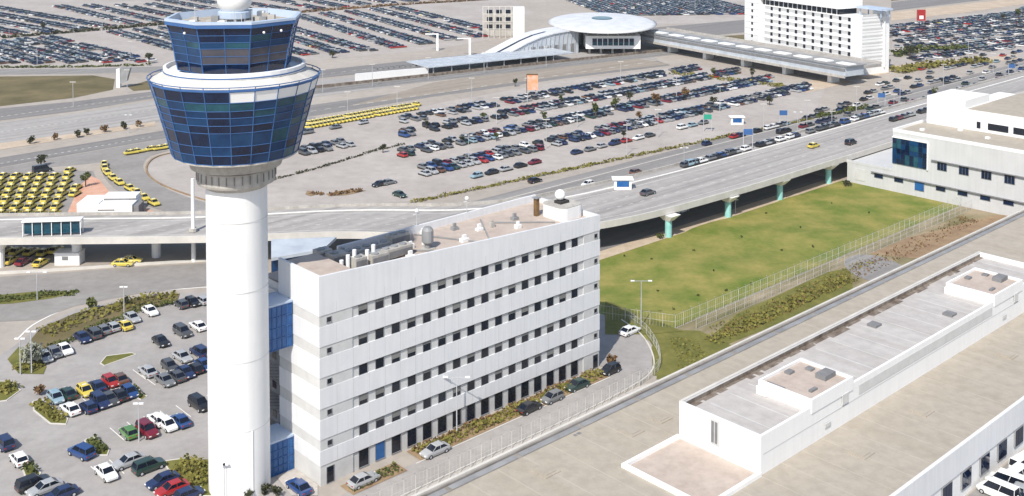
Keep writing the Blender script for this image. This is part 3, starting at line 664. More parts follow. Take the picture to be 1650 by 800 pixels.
# ================================================================ MAIN TERMINAL (right)
mt = empty('main_terminal', W(300, 125), 'white terminal building with tall dark glass wall and beige stepped roofs at the right edge', 'terminal building')
m = MB(); m.ub(269.5, 285.4, 20, 143.6, 0, 15.9); m.build('wall', 'terminal_wall', mt)
m = MB(); m.ub(269.5, 330, 143.61, 156.8, 0, DZ - 1.2); m.ub(269.5, 269.95, 143.61, 158, DZ - 1.3, DZ - .55); m.build('terrace_wall', 'terminal_wall', mt)
m = MB(); m.ub(269.7, 285.3, 20, 143.4, 15.9, 16.1); m.build('roof', 'roof_tan', mt)
m = MB(); m.ub(269.46, 269.9, 20, 143.64, 15.9, 16.7); m.ub(269.9, 285.4, 143.2, 143.64, 15.9, 16.7); m.build('parapet', 'white_wall', mt)
m = MB(); m.ub(285.41, 300, 131.7, 142.3, 0, 23.6); m.ub(285.41, 330, 20, 131.69, 0, 21.4); m.ub(300, 330, 131.7, 142, 0, 19); m.build('upper_wall', 'white_wall', mt)
m = MB(); m.ub(285.8, 329.6, 20.4, 131.3, 21.41, 21.5); m.ub(312, 330, 60, 118, 21.51, 24); m.build('upper_roof', 'roof_tan', mt)
for q0, q1 in ((1574, 1580), (1592, 1625), (1633, 1680)):
    def vsx(u, z, X, lo=20, hi=400):
        for _ in range(40):
            k = (lo + hi) / 2
            if pr(*W(u, k, z))[0] > X: lo = k
            else: hi = k
        return k
    m = MB(); m.ub(285.3, 285.4, vsx(285.4, 18, q1), vsx(285.4, 18, q0), 16.9, 18.6); m.build('window', 'glass_dark', mt)
gv0, gv1 = 134.0, 144.4
m = MB(); m.ub(269.3, 269.49, gv0, 143.6, 7.6, 14.4); gw = m.build('glass_wall', 'glass_teal', mt)
m = MB()
rs = random.Random(2)
for i in range(8):
    for j in range(5):
        m.ub(269.2, 269.29, gv0 + i * 1.2 + .06, gv0 + i * 1.2 + 1.14, 7.65 + j * 1.35, 8.9 + j * 1.35, mi=rs.choice((0, 0, 1, 2)))
m.build('pane', ('glass_night', 'glass_blue', 'glass_teal'), gw)
m = MB(); m.ub(269.1, 269.48, gv0 - .3, 143.7, 14.4, 14.7); m.ub(269.1, 269.48, gv0 - .3, gv0 - .01, 7.4, 14.4); m.build('frame', 'white_paint', gw)
m = MB(); m.ub(268.9, 269.48, 20, gv0 - 1.2, 10.25, 10.4); m.ub(268.9, 269.48, 20, 149.5, 4.05, 4.2); m.build('sunshade', 'grey_wall', mt)
for k in range(12):
    v = 130.06 - 5.69 * k; m = MB(); m.ub(269.38, 269.49, v - 1.3, v + 1.3, 8.0, 10.2); f = m.build('window', 'grey_metal', mt)
    m = MB()
    for j in range(3): m.ub(269.33, 269.375, v - 1.2 + j * .82, v - .46 + j * .82, 8.1, 10.1)
    m.build('pane', 'glass_night', f)
for k in range(15):
    v = 147.46 - 5.72 * k; m = MB(); m.ub(269.38, 269.49, v - 1.3, v + 1.3, 2.7 if k != 2 else 1.6, 4.0); f = m.build('window', 'grey_metal', mt)
    m = MB(); m.ub(269.33, 269.375, v - 1.2, v + 1.2, 2.8 if k != 2 else 1.7, 3.9); m.build('pane', 'glass_night' if k != 2 else 'blue_panel', f)
m = MB(); m.ub(269.4, 269.49, 151.5, 154.5, 1, 4.2); m.build('door', 'grey_strip', mt)
m = MB()
for (u, v) in ((275, 138), (278, 122), (277, 105), (282, 131)): m.ub(u, u + 1, v, v + 1, 16.11, 16.6)
m.build('roof_vent', 'white_paint', mt)

# ================================================================ HOTEL
A = Vector(at(1205, 86)[:2]); B = Vector(at(1385, 122)[:2]); C = Vector(at(1433, 109)[:2])
dh = (A - B); LH = dh.length; dh.normalize(); nh = Vector((-dh.y, dh.x));
if nh.dot(C - B) < 0: nh = -nh
DH = 26.0
def HB(m, a0, a1, b0, b1, z0, z1, mi=None): return m.prism([B + dh * a + nh * b for a, b in ((a0, b0), (a1, b0), (a1, b1), (a0, b1))], z0, z1, mi)
ht = empty('hotel', (*(B + dh * LH / 2 + nh * 9), 0), 'white nine-storey hotel block with grid of small dark windows behind the railway station', 'hotel')
HZ = 24.6
m = MB(); HB(m, 0, LH, 0, 14, 0, HZ); HB(m, LH - 9, LH + 1.2, -1.2, 13, 0, HZ + 8); HB(m, -.3, 4, .3, 17, 0, HZ + .4); m.build('wall', 'white_wall', ht)
m = MB(); q = [C + nh * 0 + Vector((6.6 * math.cos(t * .39), 6.6 * math.sin(t * .39))) for t in range(16)]
cN = (C - B).dot(nh); cD = (C - B).dot(dh); print('hotel', cN, cD)
m.prism([B + dh * a + nh * b for a, b in ((min(-1.2, cD), 13.5), (cD, cN - .3), (cD + 8, cN - .3), (6, 13.5))], 2.6, HZ + 2); m.prism([B + dh * a + nh * b for a, b in ((min(-1.2, cD) + .8, 13.9), (cD + .8, cN - .6), (cD + 8, cN - .6), (6, 13.9))], 0, 2.6); m.build('stair_tower', 'white_wall', ht)

m = MB(); HB(m, 14, LH - 9, 1.5, 12, HZ, HZ + 2.6); pw = m.build('top_storey', 'glass_dark', ht)
m = MB()
for k in range(16): HB(m, 15 + k * 3.1, 15.3 + k * 3.1, 1.3, 1.5, HZ, HZ + 2.6)
m.build('mullion', 'white_paint', pw)
m = MB(); HB(m, 12.5, LH - 8.9, -.4, 14, HZ + 2.6, HZ + 9); m.build('upper_slab', 'white_wall', ht)
m = MB(); HB(m, -4, 10, 8, 15, HZ + 3, HZ + 3.8)
for a, b in ((-3, 9), (9, 9), (-3, 14), (9, 14)): HB(m, a, a + .4, b, b + .4, HZ, HZ + 3)
m.build('roof_canopy', 'pale_steel', ht)
colx = [pr(*(B + dh * 0), 12)[0]]
ncol = 10
for r_ in range(8):
    z = 3.0 * r_ + 1.2
    m = MB(); HB(m, 5.2, LH - 10, -.14, 0, z + 2.0, z + 2.35); m.build('ledge', 'white_paint', ht)
    m = MB(); HB(m, 6, LH - 12, -.03, 0, z + .7, z + 1.9); m.build('window_strip', 'grey_strip', ht)
    for k in range(ncol):
        a = 6.2 + k * (LH - 9 - 14) / (ncol - 1) * 1.0
        m = MB(); HB(m, a - .75, a + .75, -.1, -.04, z + .35, z + 1.95); m.build('window', 'glass_dark', ht)
    if r_ < 8:
        m = MB(); HB(m, LH - 5, LH - 3.8, -1.3, -1.21, z + 1.3, z + 2.6); m.build('window', 'glass_dark', ht)
m = MB()
for r_ in range(8): HB(m, LH - 9, LH + 1.2, -1.26, -1.21, 3.1 * r_ + 3.3, 3.1 * r_ + 3.45); HB(m, -.36, -.31, 1, 13, 3 * r_ + 3.0, 3 * r_ + 3.3)
m.build('floor_line', 'grey_strip', ht)
m = MB()
for r_ in range(8): HB(m, -.36, -.32, 1, 13.2, 3 * r_ + 4.1, 3 * r_ + 5.0)
m.build('facade_joint', 'grey_strip', ht)
m = MB(); HB(m, 16, LH - 12, -6, -.5, 0, .4); HB(m, -12, 70, -14, -6, 0, .3); struct('pavement', m, 'paving')

# ================================================================ STATION
def RB(m, o, dx, dy, a0, a1, b0, b1, z0, z1, mi=None): return m.prism([(o[0] + dx[0] * a + dy[0] * b, o[1] + dx[1] * a + dy[1] * b) for a, b in ((a0, b0), (a1, b0), (a1, b1), (a0, b1))], z0, z1, mi)
sc = at(970, 32, 13)
stn = empty('railway_station', (sc[0], sc[1], 0), 'railway station with shallow oval white roof above a teal glazed concourse', 'station')
m = MB(); m.sm = True
m.lathe([(1.0, 11.2), (1.02, 11.7), (.93, 12.3), (.75, 12.9), (.5, 13.4), (.25, 13.7), (.02, 13.75)], 40, sc[0], sc[1], sx=27, sy=42); m.build('roof', 'station_roof', stn)
m = MB(); m.lathe([(.33, 13.55), (.3, 14), (.02, 14.05)], 24, sc[0], sc[1], sx=17, sy=22); m.build('skylight', 'glass_teal', stn)
m = MB(); m.lathe([(.8, 0), (.8, 11.3)], 32, sc[0], sc[1] + 6, sx=26, sy=30); m.build('glass_drum', 'glass_dark', stn)
m = MB()
for k in range(32):
    t = 2 * math.pi * k / 32; m.bar((sc[0] + 21.5 * math.cos(t), sc[1] + 8 + 24 * math.sin(t), 4), (sc[0] + 25.6 * math.cos(t), sc[1] + 39.5 * math.sin(t), 11.4), .25)
m.build('column', 'steel', stn)
a = at(941, 82); b = at(1027, 82)
bz0, bz1 = 2.8, 9.0
m = MB(); a = (a[0], a[1] - 6); m.box(a[0], b[0], a[1] - 7, a[1] + 12, bz0, bz1); bx = m.build('concourse_box', 'white_paint', stn)
m = MB(); m.box(a[0] + 3, b[0] - 3, a[1] - 7.1, a[1] - 7.01, bz0 + 1.6, bz1 - 1.2); m.build('glazing', 'glass_teal', bx)
m = MB(); m.box(a[0] + 3, b[0] - 3, a[1] - 7.2, a[1] - 7.11, bz0 + 3.4, bz1 - 1.2); m.build('blind_band', 'glass_night', bx)
m = MB()
for k in range(9): x = a[0] + 3 + k * (b[0] - a[0] - 6) / 8; m.box(x - .15, x + .15, a[1] - 7.3, a[1] - 7.21, bz0 + 1.6, bz1 - 1.2)
m.build('mullion', 'white_paint', bx)
m = MB()
for k in range(5): x = a[0] + 2 + k * (b[0] - a[0] - 4) / 4; m = MB(); m.box(x - .5, x + .5, a[1] - 4, a[1] - 3, 0, bz0); m.build('column', 'concrete', stn)
# glass hall with a sloping roof
o = at(790, 100); e = at(932, 86); dx = Vector((e[0] - o[0], e[1] - o[1])); LL = dx.length; dx.normalize(); dy = Vector((-dx.y, dx.x))
hl = empty('glass_hall', (o[0], o[1], 0), 'grey glass hall with roof sweeping up in a curve to the station', 'glass hall')
prh = [(0, .6), (.12, 2.2), (.25, 4.6), (.4, 7.4), (.55, 9.6), (.7, 10.8), (.85, 11.4), (1, 11.5)]
def HP(t, b, z): return (o[0] + dx.x * t * LL + dy.x * b, o[1] + dx.y * t * LL + dy.y * b, z)
m = MB(); Wd = 15
for i in range(len(prh) - 1):
    (t0, z0), (t1, z1) = prh[i], prh[i + 1]
    m.idx([HP(t0, -.6, z0), HP(t1, -.6, z1), HP(t1, Wd, z1), HP(t0, Wd, z0), HP(t0, -.6, z0 - .5), HP(t1, -.6, z1 - .5), HP(t1, Wd, z1 - .5), HP(t0, Wd, z0 - .5)], [(0, 1, 2, 3), (7, 6, 5, 4), (0, 4, 5, 1), (2, 6, 7, 3), (0, 3, 7, 4), (1, 5, 6, 2)])
hr = m.build('roof', 'station_roof', hl)
m = MB()
for i in range(1, 5):
    (t0, z0), (t1, z1) = prh[i], prh[i + 1]; m.face([HP(t0, 5.5, z0 + .05), HP(t1, 5.5, z1 + .05), HP(t1, 7.5, z1 + .05), HP(t0, 7.5, z0 + .05)])
m.build('skylight', 'glass_dark', hr)
m = MB()
for i in range(len(prh) - 1):
    (t0, z0), (t1, z1) = prh[i], prh[i + 1]; m.face([HP(t0, 0, 0), HP(t1, 0, 0), HP(t1, 0, z1 - .5), HP(t0, 0, max(.05, z0 - .5))]); m.face([HP(t0, Wd - .3, 0), HP(t0, Wd - .3, max(.05, z0 - .5)), HP(t1, Wd - .3, z1 - .5), HP(t1, Wd - .3, 0)])
m.face([HP(1, 0, 0), HP(1, Wd - .3, 0), HP(1, Wd - .3, 11), HP(1, 0, 11)]); m.build('glazing', 'hall_roof', hl)
m = MB()
for k in range(18):
    t = .1 + k * .05; z = [z0 + (z1 - z0) * (t - t0) / (t1 - t0) for (t0, z0), (t1, z1) in zip(prh, prh[1:]) if t0 <= t <= t1][0]
    m.bar(HP(t, -.25, 0), HP(min(1, t + .02), -.25, z - .4), .16)
m.build('rib', 'steel', hl)
m = MB()
for k in range(6): t = .45 + k * .09; m.prism([HP(t, -.12, 0), HP(t + .05, -.12, 0), HP(t + .05, -.02, 0), HP(t, -.02, 0)], 0, 5)
m.build('opening', 'grey_wall', hl)
# platform canopy and rail bed
p0, p1 = at(690, 123), at(925, 98)
d = Vector((p1[0] - p0[0], p1[1] - p0[1])); l = d.length; d.normalize(); e_ = Vector((-d.y, d.x))
pc = empty('platform_canopy', (*p0[:2], 0), 'long low grey platform canopy running left from the glass hall', 'canopy')
m = MB(); RB(m, p0, d, e_, 0, l, 0, 20, 3.4, 3.8); m.build('roof', 'hall_roof', pc)
m = MB()
for k in range(int(l / 9)): RB(m, p0, d, e_, 3 + k * 9, 3.4 + k * 9, 1, 1.4, 0, 3.4)
m.build('post', 'steel', pc)
m = MB()
for k in range(int(l / 4)): RB(m, p0, d, e_, 1 + k * 4, 1.3 + k * 4, .5, 19.5, 3.81, 3.98)
m.build('rib', 'steel', pc)
m = MB(); RB(m, p0, d, e_, -70, l + 60, -1.2, -.4, 0, 1.2); tag(m.build('rail_wall', 'dark_blotch'), 'dark low wall along the tracks below the platform canopy', 'wall')
m = MB(); RB(m, p0, d, e_, -90, l + 90, -12, -1.5, 0, E1 * 4); struct('railway_bed', m, 'road')
m = MB()
for b in (-10, -8.5, -5.5, -4): RB(m, p0, d, e_, -90, l + 90, b, b + .15, E1 * 5, .2)
struct('rails', m, 'grey_metal')
q0, q1 = at(572, 132), at(690, 121); m = MB(); m.prism([q0[:2], q1[:2], (q1[0], q1[1] + 1), (q0[0], q0[1] + 1)], 0, 3.2)
tag(m.build('low_wall', 'white_wall'), 'long low white wall beside the tracks left of the platform canopy', 'wall')
m = MB()
for k in range(14):
    f = k / 13; x_ = q0[0] + (q1[0] - q0[0]) * f + 6; y_ = q0[1] + (q1[1] - q0[1]) * f + 14; m.box(x_ - 2.6, x_ + 1.4, y_, y_ + 2, 2.4, 3.2)
tag(m.build('shade_roof', 'grey_wall'), 'dotted line of small dark shade roofs above the long low white wall', 'shade roofs', kind=None)
# foot bridge from station to terminal
a = Vector(at(1030, 78, 0)[:2]); b = Vector(at(1362, 141, 0)[:2]); d = b - a; l = d.length; d.normalize(); n_ = Vector((-d.y, d.x))
if n_.y < 0: n_ = -n_
fb = empty('covered_footbridge', (*a, 0), 'long grey covered footbridge with white skylights between the station and the terminal', 'footbridge')
m = MB(); RB(m, a, d, n_, 0, l, 0, 11, 4.2, 8.2); m.build('tube', 'hall_roof', fb)
m = MB(); RB(m, a, d, n_, -1, l + 1, -.5, 11.5, 8.2, 8.6); rf = m.build('roof', 'grey_metal', fb)
m = MB()
for k in range(11): RB(m, a, d, n_, 8 + k * l / 11.3, 8 + k * l / 11.3 + 7, 2.2, 6.2, 8.6, 9.0)
m.build('skylight', 'white_paint', rf)
m = MB(); RB(m, a, d, n_, 0, l, -.12, -.02, 6.2, 7.4); m.build('window_band', 'grey_wall', fb)
for k in range(5): m = MB(); RB(m, a, d, n_, 18 + k * l / 5.2, 20 + k * l / 5.2, 3, 8, 0, 4.2); m.build('pillar', 'white_paint', fb)
m = MB(); RB(m, a, d, n_, 0, l, -.6, 0, 3.6, 4.6); m.build('girder', 'concrete', fb)
rb = empty('road_bridge', (*(a + n_ * 20), 0), 'pale concrete road bridge running beside the covered footbridge', 'bridge')
m = MB(); RB(m, a, d, n_, -10, l - 4, 13, 27, 5.5, 6.8); m.build('deck', 'deck', rb)
m = MB(); RB(m, a, d, n_, -10, l - 4, 13, 13.5, 6.8, 7.6); RB(m, a, d, n_, -10, l - 4, 26.5, 27, 6.8, 7.6); m.build('parapet', 'concrete', rb)
m = MB()
for k in range(5): m = MB(); RB(m, a, d, n_, 10 + k * 25, 12 + k * 25, 17, 23, 0, 5.5); m.build('pillar', 'concrete', rb)
# pale lattice block left of the station
a = at(778, 62); b = at(845, 62)
lb = empty('lattice_block', (a[0], a[1], 0), 'pale block with open lattice frame left of the station roof', 'building')
m = MB(); m.box(b[0] - 6, b[0], a[1], a[1] + 10, 0, 16); m.build('lift_tower', 'white_wall', lb)
m = MB(); m.box(a[0], b[0] - 6.1, a[1] + 8, a[1] + 16, 0, 13); m.build('wall', 'concrete', lb)
m = MB()
for k in range(7):
    x = a[0] + k * 3; m.bar((x, a[1], 0), (x, a[1], 17), .2)
for z in (5, 9, 13, 17): m.bar((a[0], a[1], z), (b[0] - 6, a[1], z), .22)
m.build('frame', 'kerb', lb)
m = MB()
for k in range(3):
    for z in (4, 8, 12): m.box(a[0] + 2 + k * 5, a[0] + 5 + k * 5, a[1] + 7.8, a[1] + 7.99, z, z + 2.4)
m.build('window', 'glass_dark', lb)
# billboard
def billboard(px, py, w_, z0, z1, label, mt_='orange'):
    p = at(px, py); t = empty('billboard', (p[0], p[1], 0), label, 'billboard'); m = MB(); m.box(p[0] - w_ / 2, p[0] + w_ / 2, p[1] - .4, p[1] + .4, z0, z1); m.build('panel', mt_, t)
    m = MB(); m.box(p[0] - w_ / 2 - .25, p[0] - w_ / 2, p[1] - .5, p[1] + .5, 0, z1 + .2); m.box(p[0] - w_ / 2, p[0] + w_ / 2, p[1] - .5, p[1] + .5, z1, z1 + .35); m.build('frame', 'leaf_brown', t)
    m = MB(); m.bar((p[0] + w_ * .3, p[1], 0), (p[0] + w_ * .3, p[1], z0), .2); m.build('post', 'grey_metal', t)
billboard(858, 156, 4.2, 2.6, 8.4, 'tall orange and pink advertising panel at the top edge of the middle car park')
p = at(1484, 42); t = empty('red_sign_tower', (p[0], p[1], 0), 'red and white sign standing at the far car park right of the hotel', 'sign')
m = MB(); m.box(p[0] - 2.4, p[0] + 2.4, p[1] - .5, p[1] + .5, 3, 9.5); m.build('panel', 'red', t); m = MB(); m.bar((p[0], p[1] + .8, 0), (p[0], p[1] + .8, 9), .3); m.box(p[0] - 1.2, p[0] + 1.2, p[1] - .6, p[1] - .51, 4, 6); m.build('post', 'white_paint', t)
p = at(1165, 76); t = empty('green_tent', (p[0], p[1], 0), 'small bright green canopy tent beyond the footbridge', 'tent')
m = MB(); m.lathe([(6, 3), (5.6, 3.6), (.3, 5.6)], 4, p[0], p[1], R(45)); m.build('canopy', 'green_cloth', t)
m = MB()
for sx in (-4, 4):
    for sy in (-4, 4): m.bar((p[0] + sx, p[1] + sy, 0), (p[0] + sx, p[1] + sy, 3.1), .15)
m.build('post', 'white_paint', t)
p = at(193, 141); t = empty('slanted_sign_tower', (p[0], p[1], 0), 'leaning white and grey concrete totem on the dry verge left of the tower', 'totem')
m = MB(); m.box(p[0] - 1.0, p[0] + .4, p[1] - 1, p[1] + 1, 0, 7.5); m.build('white_slab', 'white_paint', t)
m = MB(); m.idx([(p[0] + .5, p[1] - 1, 1.5), (p[0] + 3, p[1] - 1, 2.5), (p[0] + 4.6, p[1] - 1, 8), (p[0] + .6, p[1] - 1, 8), (p[0] + .5, p[1] + 1, 1.5), (p[0] + 3, p[1] + 1, 2.5), (p[0] + 4.6, p[1] + 1, 8), (p[0] + .6, p[1] + 1, 8)], [(0, 1, 2, 3), (7, 6, 5, 4), (0, 4, 5, 1), (1, 5, 6, 2), (2, 6, 7, 3), (3, 7, 4, 0)]); m.build('grey_slab', 'grey_metal', t)
# small white service building by the taxi rank
bu0, bv0 = uva(124, 351)
p0 = Vector(at(124, 351)[:2]); p1 = Vector(at(213, 350)[:2]); d = p1 - p0; l = d.length; d.normalize(); n_ = Vector((-d.y, d.x))
t = empty('service_building', (*p0, 0), 'small white flat-roofed service building beside the taxi rank', 'building')
m = MB(); RB(m, p0, d, n_, 0, l, 0, 8, 0, 3.0); m.build('wall', 'white_wall', t)
m = MB(); RB(m, p0, d, n_, 5, l - .3, 4, 8.3, 3.0, 4.0); RB(m, p0, d, n_, -.2, 5, .5, 8.2, 3.0, 3.25); m.build('roof', 'white_paint', t)
m = MB(); RB(m, p0, d, n_, 5.2, l - .2, 3.9, 3.98, 3.1, 3.5); m.build('upper_window', 'grey_wall', t)
m = MB(); RB(m, p0, d, n_, 5, 9, -.05, -.01, 1.6, 1.9); m.build('window', 'grey_wall', t)
m = MB(); RB(m, p0, d, n_, l + .01, l + 1.4, .5, 5, .1, 2.6); m.build('side_porch', 'grey_wall', t)
# bus shelter standing on the deck
p0 = Vector(at(32, 385, DZ)[:2]); p1 = Vector(at(128, 382, DZ)[:2]); d = p1 - p0; l = d.length; d.normalize(); n_ = Vector((-d.y, d.x))
t = empty('bus_shelter', (*p0, DZ), 'white-roofed glazed bus shelter on the near edge of the elevated road', 'bus shelter')
m = MB(); RB(m, p0, d, n_, 0, l, .9, 3.4, DZ + 3.1, DZ + 3.35); m.build('roof', 'white_paint', t)
m = MB(); RB(m, p0, d, n_, .4, l - .4, 1.5, 1.6, DZ + .5, DZ + 2.9); m.build('glazing', 'glass_teal', t)
m = MB()
for k in range(7):
    x = .1 + (l - .3) * k / 6; RB(m, p0, d, n_, x, x + .15, 1.2, 1.35, DZ, DZ + 3.1); RB(m, p0, d, n_, x, x + .15, 3.1, 3.25, DZ, DZ + 3.1)
m.build('post', 'white_paint', t)
m = MB(); RB(m, p0, d, n_, 1, l - 1, 1.8, 2.3, DZ + .45, DZ + .55); m.build('bench', 'grey_metal', t)
p0 = Vector(at(88, 428)[:2]); p1 = Vector(at(128, 428)[:2]); d = (p1 - p0); l = d.length; d.normalize(); n_ = Vector((-d.y, d.x))
t = empty('ticket_hut', (*p0, 0), 'small white cabin under the elevated road beside the yellow taxis', 'cabin')
m = MB(); RB(m, p0, d, n_, 0, l, 0, 3, 0, 2.5); m.build('wall', 'white_wall', t); m = MB(); RB(m, p0, d, n_, -.15, l + .15, -.15, 3.15, 2.5, 2.65); m.build('roof', 'white_paint', t)
m = MB(); RB(m, p0, d, n_, l * .3, l * .55, -.04, -.005, 1.1, 1.9); m.build('window', 'grey_wall', t)
# white and blue road kiosks
for (px, py, z, lbl) in ((1003, 304, DZ, 'white kiosk with blue front panel standing on the elevated road'), (1187, 200, 0, 'white and blue pay station at the far end of the middle car park'), (750, 236 - 10, 0, None)):
    if lbl is None: continue
    p = at(px, py, z); t = empty('kiosk', (p[0], p[1], z), lbl, 'kiosk'); x, y = p[0], p[1]
    m = MB(); m.box(x - 2.1, x + 2.1, y - 1.1, y + 1.1, z, z + 2.4); m.build('body', 'white_paint', t)
    m = MB(); m.box(x - 1.5, x + 1.5, y - 1.17, y - 1.11, z + .7, z + 2.1); m.build('front_panel', 'blue_panel', t)
    m = MB(); m.box(x - 2.6, x + 2.6, y - 1.5, y + 1.5, z + 2.4, z + 2.65); m.build('roof', 'white_paint', t)

# ================================================================ CARS
def carmesh(kind):
    L_, Wd, hb, ht_, g0, g1, r0, r1 = {'saloon': (4.5, 1.78, .92, 1.43, -1.8, 1.0, -1.1, .25), 'hatchback': (3.9, 1.72, .95, 1.48, -1.8, 1.0, -1.45, .25), 'suv': (4.5, 1.85, 1.05, 1.72, -2.15, 1.05, -1.9, .4), 'van': (5.2, 1.95, 1.2, 2.15, -2.5, 1.7, -2.45, 1.0)}[kind]
    h = L_ / 2; w = Wd / 2
    sts = [(-h, .38, hb * .80, w * .84), (-h + .12, .28, hb * .94, w * .95), (-h + .6, .24, hb, w), (0, .22, hb, w), (h - 1.1, .24, hb * .97, w), (h - .35, .26, hb * .84, w * .96), (h - .05, .34, hb * .68, w * .82)]
    b = MB(); P = []
    for x, z0, z1, ww in sts: P += [(x, -ww * .92, z0), (x, -ww, (z0 + z1) * .52), (x, -ww * .9, z1), (x, ww * .9, z1), (x, ww, (z0 + z1) * .52), (x, ww * .92, z0)]
    F = [(0, 1, 2, 3, 4, 5)[::-1]]
    F[0] = (0, 1, 2, 3, 4, 5)
    for k in range(len(sts) - 1):
        for i in range(6): j = (i + 1) % 6; F.append((6 * k + i, 6 * k + j, 6 * k + 6 + j, 6 * k + 6 + i)[::-1])
    F.append(tuple(6 * (len(sts) - 1) + i for i in (5, 4, 3, 2, 1, 0)))
    b.idx(P, F, 0)
    wr, wb = w * .72, w * .86; zt = ht_ - .05
    G = [(g0, -wb, hb - .03), (g1, -wb, hb - .03), (g1, wb, hb - .03), (g0, wb, hb - .03), (r0, -wr, zt), (r1, -wr, zt), (r1, wr, zt), (r0, wr, zt)]
    gl = MB(); gl.idx(G, [(0, 1, 5, 4), (1, 2, 6, 5), (2, 3, 7, 6), (3, 0, 4, 7)], 0)
    e = .04; b.idx([(r0 - e, -wr - e, zt - .02), (r1 + e, -wr - e, zt - .02), (r1 + e, wr + e, zt - .02), (r0 - e, wr + e, zt - .02), (r0 + .1, -wr + .12, ht_), (r1 - .1, -wr + .12, ht_), (r1 - .1, wr - .12, ht_), (r0 + .1, wr - .12, ht_)], [(0, 1, 5, 4), (1, 2, 6, 5), (2, 3, 7, 6), (3, 0, 4, 7), (4, 5, 6, 7), (3, 2, 1, 0)], 0)
    for s in (-1, 1):                                   # pillars
        for (xa, xb) in ((g0, r0), (g1, r1), ((g0 + g1) / 2, (r0 + r1) / 2)): b.bar((xa, s * (wb + .01), hb), (xb, s * (wr + .01), zt), .045)
    return b, gl, h, w, hb
def wheelm(x, y):
    m = MB(); N = 12; A = [(x + .32 * math.cos(6.2832 * i / N), y - .1, .32 + .32 * math.sin(6.2832 * i / N)) for i in range(N)]; B = [(p[0], y + .1, p[2]) for p in A]
    m.idx(A + B, [tuple(range(N)), tuple(range(2 * N - 1, N - 1, -1))] + [(i, N + i, N + (i + 1) % N, (i + 1) % N) for i in range(N)], 0)
    s = 1 if y > 0 else -1; m.idx([(x + .19 * math.cos(6.2832 * i / N), y + s * .105, .32 + .19 * math.sin(6.2832 * i / N)) for i in range(N)], [tuple(range(N)) if s < 0 else tuple(range(N - 1, -1, -1))], 1)
    return m
PROTO = {}
HIDE = []
def proto(kind, colr, full):
    k = (kind, colr, full)
    if k in PROTO: return PROTO[k]
    r_ = bpy.data.objects.new('parked_car', None); r_['_org'] = (0, 0, 0)
    b, g_, h, w_, hb = carmesh(kind)
    parts = []
    def add(m, n, mt_): o = m.build(n, mt_, r_); COL.objects.unlink(o); parts.append(o)
    add(b, 'body', colr)
    gl = g_; add(gl, 'windows', 'glass_dark')
    if full:
        for x in (-h + .85, h - .85):
            for y in (-w_ + .1, w_ - .1): add(wheelm(x, y), 'wheel', ('rubber', 'steel'))
        for y in (-w_ * .62, w_ * .62):
            m = MB(); m.box(h - .22, h - .02, y - .17, y + .17, .52, .66); add(m, 'headlight', 'white_paint')
            m = MB(); m.box(-h - .01, -h + .12, y - .17, y + .17, .6, .76); add(m, 'tail_light', 'red')
    else:
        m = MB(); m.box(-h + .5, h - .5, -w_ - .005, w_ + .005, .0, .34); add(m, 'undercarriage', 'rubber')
    if colr == 'yellow':
        m = MB(); m.box(-.35, -.15, -.3, .3, 1.42, 1.56); add(m, 'roof_sign', 'white_paint')
    PROTO[k] = (r_, parts); return PROTO[k]
def place(kind, colr, x, y, z, head, label, cat='car', group=None, name='parked_car', full=False):
    r_, parts = proto(kind, colr, full)
    o = r_.copy(); o.name = name; COL.objects.link(o); o.location = (x, y, z); o.rotation_euler = (0, 0, head); tag(o, label, cat, group)
    for c in parts:
        q = c.copy(); q.parent = o; COL.objects.link(q)
    return o
def kindof(rs): return rs.choice(['saloon', 'saloon', 'hatchback', 'hatchback', 'suv'])
rs = random.Random(21)
